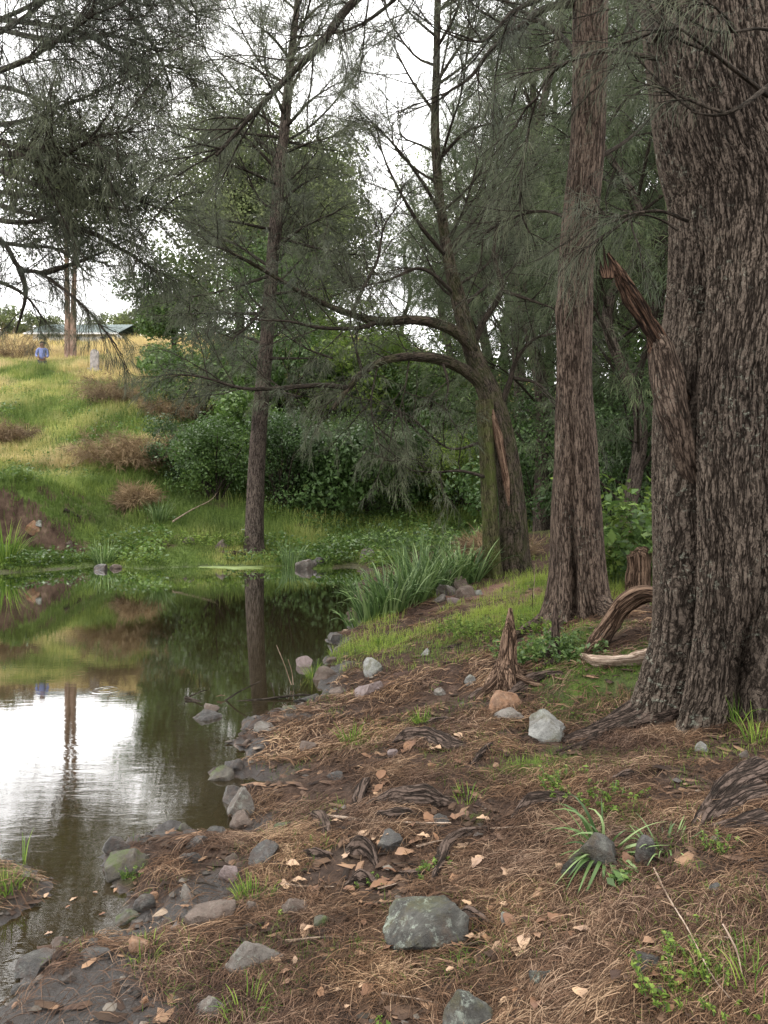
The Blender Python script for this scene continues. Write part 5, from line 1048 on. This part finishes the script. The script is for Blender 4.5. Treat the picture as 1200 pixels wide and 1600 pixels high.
for q, (u, v, h, n, lab) in enumerate([(585, 966, .66, 190, 'front strappy reed clump leaning over the water'), (612, 955, .75, 190, 'front middle strappy reed clump'), (640, 942, .80, 180, 'strappy reed clump behind the front pair'), (668, 930, .85, 180, 'tall strappy reed clump at the middle of the row'), (700, 918, .85, 170, 'strappy reed clump behind the rock pile'), (728, 908, .8, 160, 'rear strappy reed clump by the mossy twin trunk'), (655, 915, .95, 150, 'back row strappy reed clump nearest the water'), (565, 975, .42, 60, 'small strappy clump at the tip of the reed row')]):
    reed(u, v, h * .84, int(n * .75), lab, 300 + q, group=RG, w_=.026, arch=1.25)
reed(162, 880, .55, 90, 'dark rush tuft on the far shore', 320, w_=.02); reed(8, 880, .9, 90, 'green rush clump at the far left shore', 321, M_GRASS, w_=.02); reed(248, 815, .7, 80, 'dark rush tuft on the slope below the thicket', 322, w_=.02); reed(455, 885, .6, 70, 'rush tuft at the far shore right of the slender she-oak', 323, w_=.02)
reed(960, 1330, .26, 44, 'grey green strap leaves draping over the squarish rock', 324, name='strap_leaf_clump', w_=.012, spread_=.06, arch=3.2, p=px(945, 1322, 2.55), lean=(-.1, -1.3))
reed(1040, 1320, .13, 26, 'low dark strap leaf tuft right of the draped rock', 325, w_=.007, spread_=.06, arch=2.)
for q, (u, v, h, n, lab) in enumerate([(395, 1402, .11, 80, 'bright grass tuft above the flat faced stone'), (385, 1590, .12, 50, 'grass tuft near the bottom edge beside the grey stone'), (10, 1385, .10, 70, 'grass tuft on the small islet'), (35, 1350, .16, 7, 'tall seeding grass stem on the islet'), (490, 1058, .16, 80, 'bright grass tuft at the shore twigs'), (550, 1160, .14, 60, 'grass tuft on the shore slope'), (660, 1130, .12, 70, 'grass tuft before the thin root'), (590, 1005, .15, 60, 'bleached grass tuft at the mossy shore'), (1150, 1130, .2, 40, 'grass tuft at the hollow of the huge trunk'), (1185, 1160, .2, 50, 'grass tuft right of the huge trunk base'), (730, 1250, .1, 40, 'grass tuft at the end of the broad root knot'), (500, 1330, .08, 30, 'tiny grass tuft near the dark root knob'), (225, 1500, .10, 50, 'grass tuft right of the rust orange stone'), (1180, 1550, .14, 30, 'grass tuft in the lower right corner')]):
    reed(u, v, h, n, lab, 340 + q, M_GRASS, 'grass_tuft', .0035, .05, 'grass tuft')

# ------------------------------------------------------------ small broadleaved weeds
def weed(u, v, h, n, ls, label, seed, matl=M_LIME, w_=.1, group=None, name='weed_plant', p=None):
    p = on_ground(u, v) if p is None else p; r_ = np.random.default_rng(seed); root = empty(name, tuple(p), label, 'plant', group)
    a = r_.random(n) * 6.283; rr = np.sqrt(r_.random(n)) * w_; o = np.stack([np.cos(a) * rr, np.sin(a) * rr, -.01 + np.zeros(n)], 1)
    P = np.repeat(o[:, None], 5, 1); t = np.linspace(0, 1, 5)[None, :, None]; e = np.stack([np.cos(a), np.sin(a), np.zeros(n)], 1)[:, None]
    P = P + t * np.array([0, 0, 1.]) * (h * (.5 + .6 * r_.random(n)))[:, None, None] + t * t * e * h * .35
    mb = MB(); batch_tubes(mb, P, .0022, .0012, 4, 0); mb.build('stem', [M_REED], root)
    per = 11; tt = .2 + .8 * r_.random((n, per)); q_, T = sample_poly(P, tt); q_ = q_.reshape(-1, 3); d = norm(r_.normal(size=(len(q_), 3)) * np.array([1, 1, .3])); q_ = q_ + d * ls * .5
    mb = MB(); leaves(mb, q_, norm(np.array([0, 0, 1.]) + .5 * r_.normal(size=(len(q_), 3))), ls, 0, .5); mb.build('leaves', [matl], root); return root
for q, a in enumerate([(1110, 1500, .05, 50, .011, 'leafy green weed patch at the lower right', .11), (1060, 1540, .05, 40, .014, 'sparse clover like weeds below the blue grey stone', .1), (1150, 1555, .04, 26, .010, 'weed patch in the bottom right corner', .1), (970, 1385, .05, 9, .035, 'small rosette of oval leaves below the draped rock', .02), (690, 1370, .05, 22, .016, 'creeping weed beside the curved reddish root', .07), (580, 1385, .04, 16, .012, 'tiny green weed left of the boulder', .05), (1130, 1330, .06, 14, .014, 'small white flecked weed at right', .05),
                       (900, 1235, .07, 40, .018, 'weed patch on the litter before the huge tree', .15), (960, 1255, .06, 30, .018, 'weeds along the dark root', .12), (890, 1025, .14, 60, .035, 'leafy groundcover between the spike stump and the curled log', .22), (820, 1030, .12, 50, .035, 'leafy groundcover behind the pointed stump', .2), (760, 990, .12, 90, .03, 'bright leafy weeds in the lime green shore grass', .4), (840, 985, .12, 60, .03, 'bright leafy weeds left of the fluted trunk roots', .3), (430, 1440, .03, 10, .012, 'tiny weed by the rounded stone', .04), (205, 1370, .05, 12, .012, 'yellow green weed on the spit', .04)]):
    weed(a[0], a[1], a[2], a[3], a[4], a[5], 400 + q, M_BROAD if q in (3, 9, 10) else M_LIME, a[6])
weed(1000, 905, 1.05, 110, .085, 'tall green nettles above the broken topped stump', 430, M_LIME, .45, name='nettle_plant', p=on_ground(985, 908))
weed(960, 905, .9, 70, .08, 'green nettles right beside the fluted trunk', 431, M_LIME, .3, name='nettle_plant', p=on_ground(957, 912))
weed(1025, 880, .95, 60, .11, 'broad leaved nettles against the huge trunk', 432, M_BROAD, .3, name='nettle_plant', p=on_ground(1025, 915))
weed(350, 865, .3, 160, .06, 'bright low herb patch at the slender she-oak foot', 433, M_LIME, .9, name='herb_patch', p=on_ground(350, 850))
weed(600, 850, .35, 200, .07, 'dark green herb patch on the far bank', 434, M_BROAD, 1.3, name='herb_patch', p=on_ground(590, 858))
weed(680, 860, .5, 160, .08, 'herb patch on the far bank behind the reeds', 435, M_BROAD, 1.2, name='herb_patch', p=on_ground(680, 862))

# ---- algae on the far water
D = CZ * F / (887 - VH); mb = MB(); n = 64; a = np.linspace(0, 6.283, n, endpoint=False); r = 1 + .55 * n2(np.cos(a), np.sin(a), 1.7, 9, 3)
cxy = np.array([(372 - 600) / F * D, D]); V = np.stack([cxy[0] + .68 * r * np.cos(a), cxy[1] + .22 * r * np.sin(a), np.full(n, .006)], 1); V = np.concatenate([V, V - [0, 0, .01], [[cxy[0], cxy[1], .010]]])
i = np.arange(n); i2 = (i + 1) % n; mb.add(V, np.stack([i, i2, np.full(n, 2 * n)], 1)); mb.f.append(np.stack([i + n, i2 + n, i2, i], 1)); mb.m.append(np.zeros(n, np.int32))
k = NT('algae_scum'); kk_ = k.noise(k.n('NewGeometry').outputs['Position'], 20, 4); M_ALGAE = k.finish(k.pbsdf(k.ramp(kk_, [(.3, (.09, .13, .03)), (.7, (.19, .24, .07))]), .6))
tag(mb.build('algae_patch', [M_ALGAE], origin=(cxy[0], cxy[1], 0)), 'flat light green algae patch floating by the slender she-oak', 'algae')

# ------------------------------------------------------------ hill things: shed, standing stones, person
def simple(name, col, rough=.7, ns=8, var=.25):
    k = NT(name); n = k.noise(k.n('TexCoord').outputs['Object'], ns, 5); a = tuple(c * (1 - var) for c in col); b = tuple(min(1, c * (1 + var)) for c in col)
    return k.finish(k.pbsdf(k.ramp(n, [(.3, a), (.7, b)]), rough))
M_ROOF = simple('green_roof_metal', (.03, .06, .055), .6); M_WHITE = simple('white_paint', (.72, .74, .76), .5, 3, .06); M_HEAD = simple('weathered_marble', (.26, .235, .22), .85, 7, .45); M_GLASSD = simple('dark_opening', (.03, .035, .04), .3)
def box(mb, x0, x1, y0, y1, z0, z1, m=0):
    V = [(x, y, z) for x in (x0, x1) for y in (y0, y1) for z in (z0, z1)]
    mb.add(V, [[0, 1, 3, 2], [4, 6, 7, 5], [0, 4, 5, 1], [2, 3, 7, 6], [0, 2, 6, 4], [1, 5, 7, 3]], m)
DS = 50; X0 = bx(70, DS); z0 = gz(bx(140, DS), DS) - .75
shed = empty('open_shed', (bx(140, DS), DS, z0), 'long low shed with dark green ribbed roof and white side on the hilltop', 'shed')
W2 = 2.9
mb = MB(); box(mb, -W2 + .3, W2 - .3, -2.4, 2.4, 0, .95); mb.build('wall', [M_WHITE], shed, smooth=False)
mb = MB()
nr = 60; xs = np.linspace(-W2, W2, nr); zr = .03 * (np.arange(nr) % 2)
for sgn in (-1, 1):
    V = [(x_, sgn * yy, zz + zq) for x_, zq in zip(xs, zr) for yy, zz in ((2.9, .9), (0, 2.0))]; f = [[2 * q, 2 * q + 1, 2 * q + 3, 2 * q + 2] for q in range(nr - 1)]; mb.add(V, f)
    V2 = [(a_, b_, c_ - .05) for a_, b_, c_ in V]; mb.add(V2, f)
mb.build('roof', [M_ROOF], shed, smooth=False)
mb = MB(); box(mb, -W2, W2, -2.98, -2.9, .80, .90); mb.build('gutter', [M_WHITE], shed, smooth=False)
for xx in (-1.9, 0, 1.9):
    mb = MB(); box(mb, xx - .3, xx + .3, -2.43, -2.38, .35, .75); mb.build('opening', [M_GLASSD], shed, smooth=False)
def headstone(u, v, h, wd, label):
    p = on_ground(u, v); mb = MB(); n = 12; a = np.linspace(0, np.pi, n); out_ = [(-wd / 2, 0), (wd / 2, 0)] + [(wd / 2 * math.cos(t), h - wd / 2 + wd / 2 * math.sin(t)) for t in a]
    m_ = len(out_); V = [(x_, -.06, z_) for x_, z_ in out_] + [(x_, .06, z_) for x_, z_ in out_] + [(0, -.06, h / 2), (0, .06, h / 2)]
    i = np.arange(m_); i2 = (i + 1) % m_; mb.add(V, np.stack([i, i2, i2 + m_, i + m_], 1)); mb.f.append(np.concatenate([np.stack([i2, i, np.full(m_, 2 * m_)], 1), np.stack([i + m_, i2 + m_, np.full(m_, 2 * m_ + 1)], 1)])); mb.m.append(np.zeros(2 * m_, np.int32))
    root = empty('headstone', tuple(p), label, 'headstone', 'old headstones in the paddock'); mb.build('slab', [M_HEAD], root, smooth=False)
    mb = MB(); box(mb, -wd * .7, wd * .7, -.18, .18, -.2, .12); mb.build('plinth', [M_HEAD], root, smooth=False)
headstone(148, 580, .95, .36, 'tall weathered round topped headstone right of the gum trunk'); headstone(240, 582, .75, .24, 'narrow white headstone near the bright bush on the crest')

# person: standing in the long grass, blue shirt
PP = on_ground(66, 570); PX, PY, PZ = PP
def skin_mesh(name, verts, edges, radii, root_i, sub=2):
    me = bpy.data.meshes.new(name); me.from_pydata(verts, edges, []); o = bpy.data.objects.new(name, me); COL.objects.link(o)
    m = o.modifiers.new('s', 'SKIN'); m.use_smooth_shade = True
    for q, r in enumerate(radii): me.skin_vertices[0].data[q].radius = (r, r) if not isinstance(r, tuple) else r
    me.skin_vertices[0].data[root_i].use_root = True
    s = o.modifiers.new('ss', 'SUBSURF'); s.levels = sub; s.render_levels = sub
    dg = bpy.context.evaluated_depsgraph_get(); me2 = bpy.data.meshes.new_from_object(o.evaluated_get(dg)); bpy.data.objects.remove(o)
    return me2
vts = [(0, 0, .95), (0, 0, 1.15), (0, 0, 1.35), (0, 0, 1.48), (0, -.01, 1.56), (0, -.02, 1.66), (0, -.01, 1.76),
       (-.18, 0, 1.43), (-.25, -.02, 1.16), (-.17, -.20, 1.04), (.18, 0, 1.43), (.25, -.02, 1.16), (.17, -.20, 1.04),
       (-.10, 0, .88), (-.11, -.02, .50), (-.12, .02, .09), (-.12, -.13, .04), (.10, 0, .88), (.11, -.02, .50), (.12, .02, .09), (.12, -.13, .04), (-.12, -.26, 1.02), (.12, -.26, 1.02)]
eds = [(0, 1), (1, 2), (2, 3), (3, 4), (4, 5), (5, 6), (3, 7), (7, 8), (8, 9), (9, 21), (3, 10), (10, 11), (11, 12), (12, 22), (0, 13), (13, 14), (14, 15), (15, 16), (0, 17), (17, 18), (18, 19), (19, 20)]
rd = [.13, .13, .15, .10, .07, .13, .10, .06, .045, .03, .06, .045, .03, .085, .06, .04, .03, .085, .06, .04, .03, .035, .035]
for side in (-1, 1):
    b0 = 21 if side < 0 else 22
    for fi, (dx, ln) in enumerate([(-.03, .07), (-.012, .085), (.008, .08), (.027, .06)]):
        base = vts[b0]; n0 = len(vts); vts += [(base[0] + dx, base[1] - .04, base[2]), (base[0] + dx * 1.1, base[1] - .04 - ln * .5, base[2] - .01), (base[0] + dx * 1.1, base[1] - .04 - ln, base[2] - .035)]
        eds += [(b0, n0), (n0, n0 + 1), (n0 + 1, n0 + 2)]; rd += [.011, .009, .007]
    n0 = len(vts); base = vts[b0]; vts += [(base[0] - side * .045, base[1] - .01, base[2] + .005), (base[0] - side * .06, base[1] - .05, base[2])]; eds += [(b0, n0), (n0, n0 + 1)]; rd += [.012, .009]
person = empty('person', (PX, PY, PZ - .72), 'person in a blue shirt and dark hair standing in the long paddock grass', 'person')
person.rotation_euler.z = .3
me = skin_mesh('body', vts, eds, rd, 0); me.materials.append(simple('skin', (.16, .09, .065), .6)); b = bpy.data.objects.new('body', me); COL.objects.link(b); b.parent = person
me = skin_mesh('shirt', [(0, 0, .93), (0, 0, 1.15), (0, 0, 1.35), (0, 0, 1.47), (-.19, 0, 1.43), (-.26, -.02, 1.15), (-.185, -.17, 1.05), (.19, 0, 1.43), (.26, -.02, 1.15), (.185, -.17, 1.05)], [(0, 1), (1, 2), (2, 3), (3, 4), (4, 5), (5, 6), (3, 7), (7, 8), (8, 9)], [.155, .155, .175, .10, .08, .065, .05, .08, .065, .05], 0); me.materials.append(simple('blue_shirt', (.15, .18, .34), .85)); b = bpy.data.objects.new('shirt', me); COL.objects.link(b); b.parent = person
me = skin_mesh('trousers', [(0, 0, .98), (-.10, 0, .86), (-.11, -.02, .5), (-.12, .01, .12), (.10, 0, .86), (.11, -.02, .5), (.12, .01, .12)], [(0, 1), (1, 2), (2, 3), (0, 4), (4, 5), (5, 6)], [.15, .11, .085, .07, .11, .085, .07], 0); me.materials.append(simple('dark_trousers', (.05, .055, .08), .8)); b = bpy.data.objects.new('trousers', me); COL.objects.link(b); b.parent = person
me = skin_mesh('hair', [(0, .02, 1.66), (0, .015, 1.74), (0, .01, 1.83)], [(0, 1), (1, 2)], [.12, .145, .09], 0); me.materials.append(simple('dark_hair', (.015, .012, .010), .7)); b = bpy.data.objects.new('hair', me); COL.objects.link(b); b.parent = person
mb = MB()
for sx in (-.035, .035):
    tube(mb, [(sx, -.105, 1.685), (sx, -.118, 1.685)], [.012, .006], 8, 0, 3)
mb.build('eyes', [M_GLASSD], person); mb = MB(); tube(mb, [(0, -.10, 1.68), (0, -.135, 1.645), (0, -.11, 1.64)], [.008, .016, .01], 8, 0, 6); mb.build('nose', [bpy.data.materials['skin']], person)

# dim tree line beyond the paddock
for q, (u, D, h, w_) in enumerate([(205, 57, 2.6, 4.5), (160, 60, 2.3, 4.5), (15, 60, 2.6, 5), (-60, 60, 3, 5), (250, 56, 3.2, 4.5), (330, 58, 4, 6), (70, 62, 2.2, 4.5)]):
    broad_tree('gum_tree', bx(u, D), D, h, w_, ['far tree on the skyline right of the shed', 'far tree on the skyline behind the shed roof', 'far tree on the skyline at the left edge', 'far tree on the skyline beyond the left edge', 'far tree on the skyline beside the crest shrub', 'far tree on the skyline behind the leafy trees', 'far low tree on the skyline left of the gum trunks'][q], 'tree', 'trees along the skyline', M_CREST, 500 + q, .16, 34, 220, None, 1, .1, .5, .5)
print('objects', len(bpy.data.objects), 'polys', sum(len(m.polygons) for m in bpy.data.meshes))
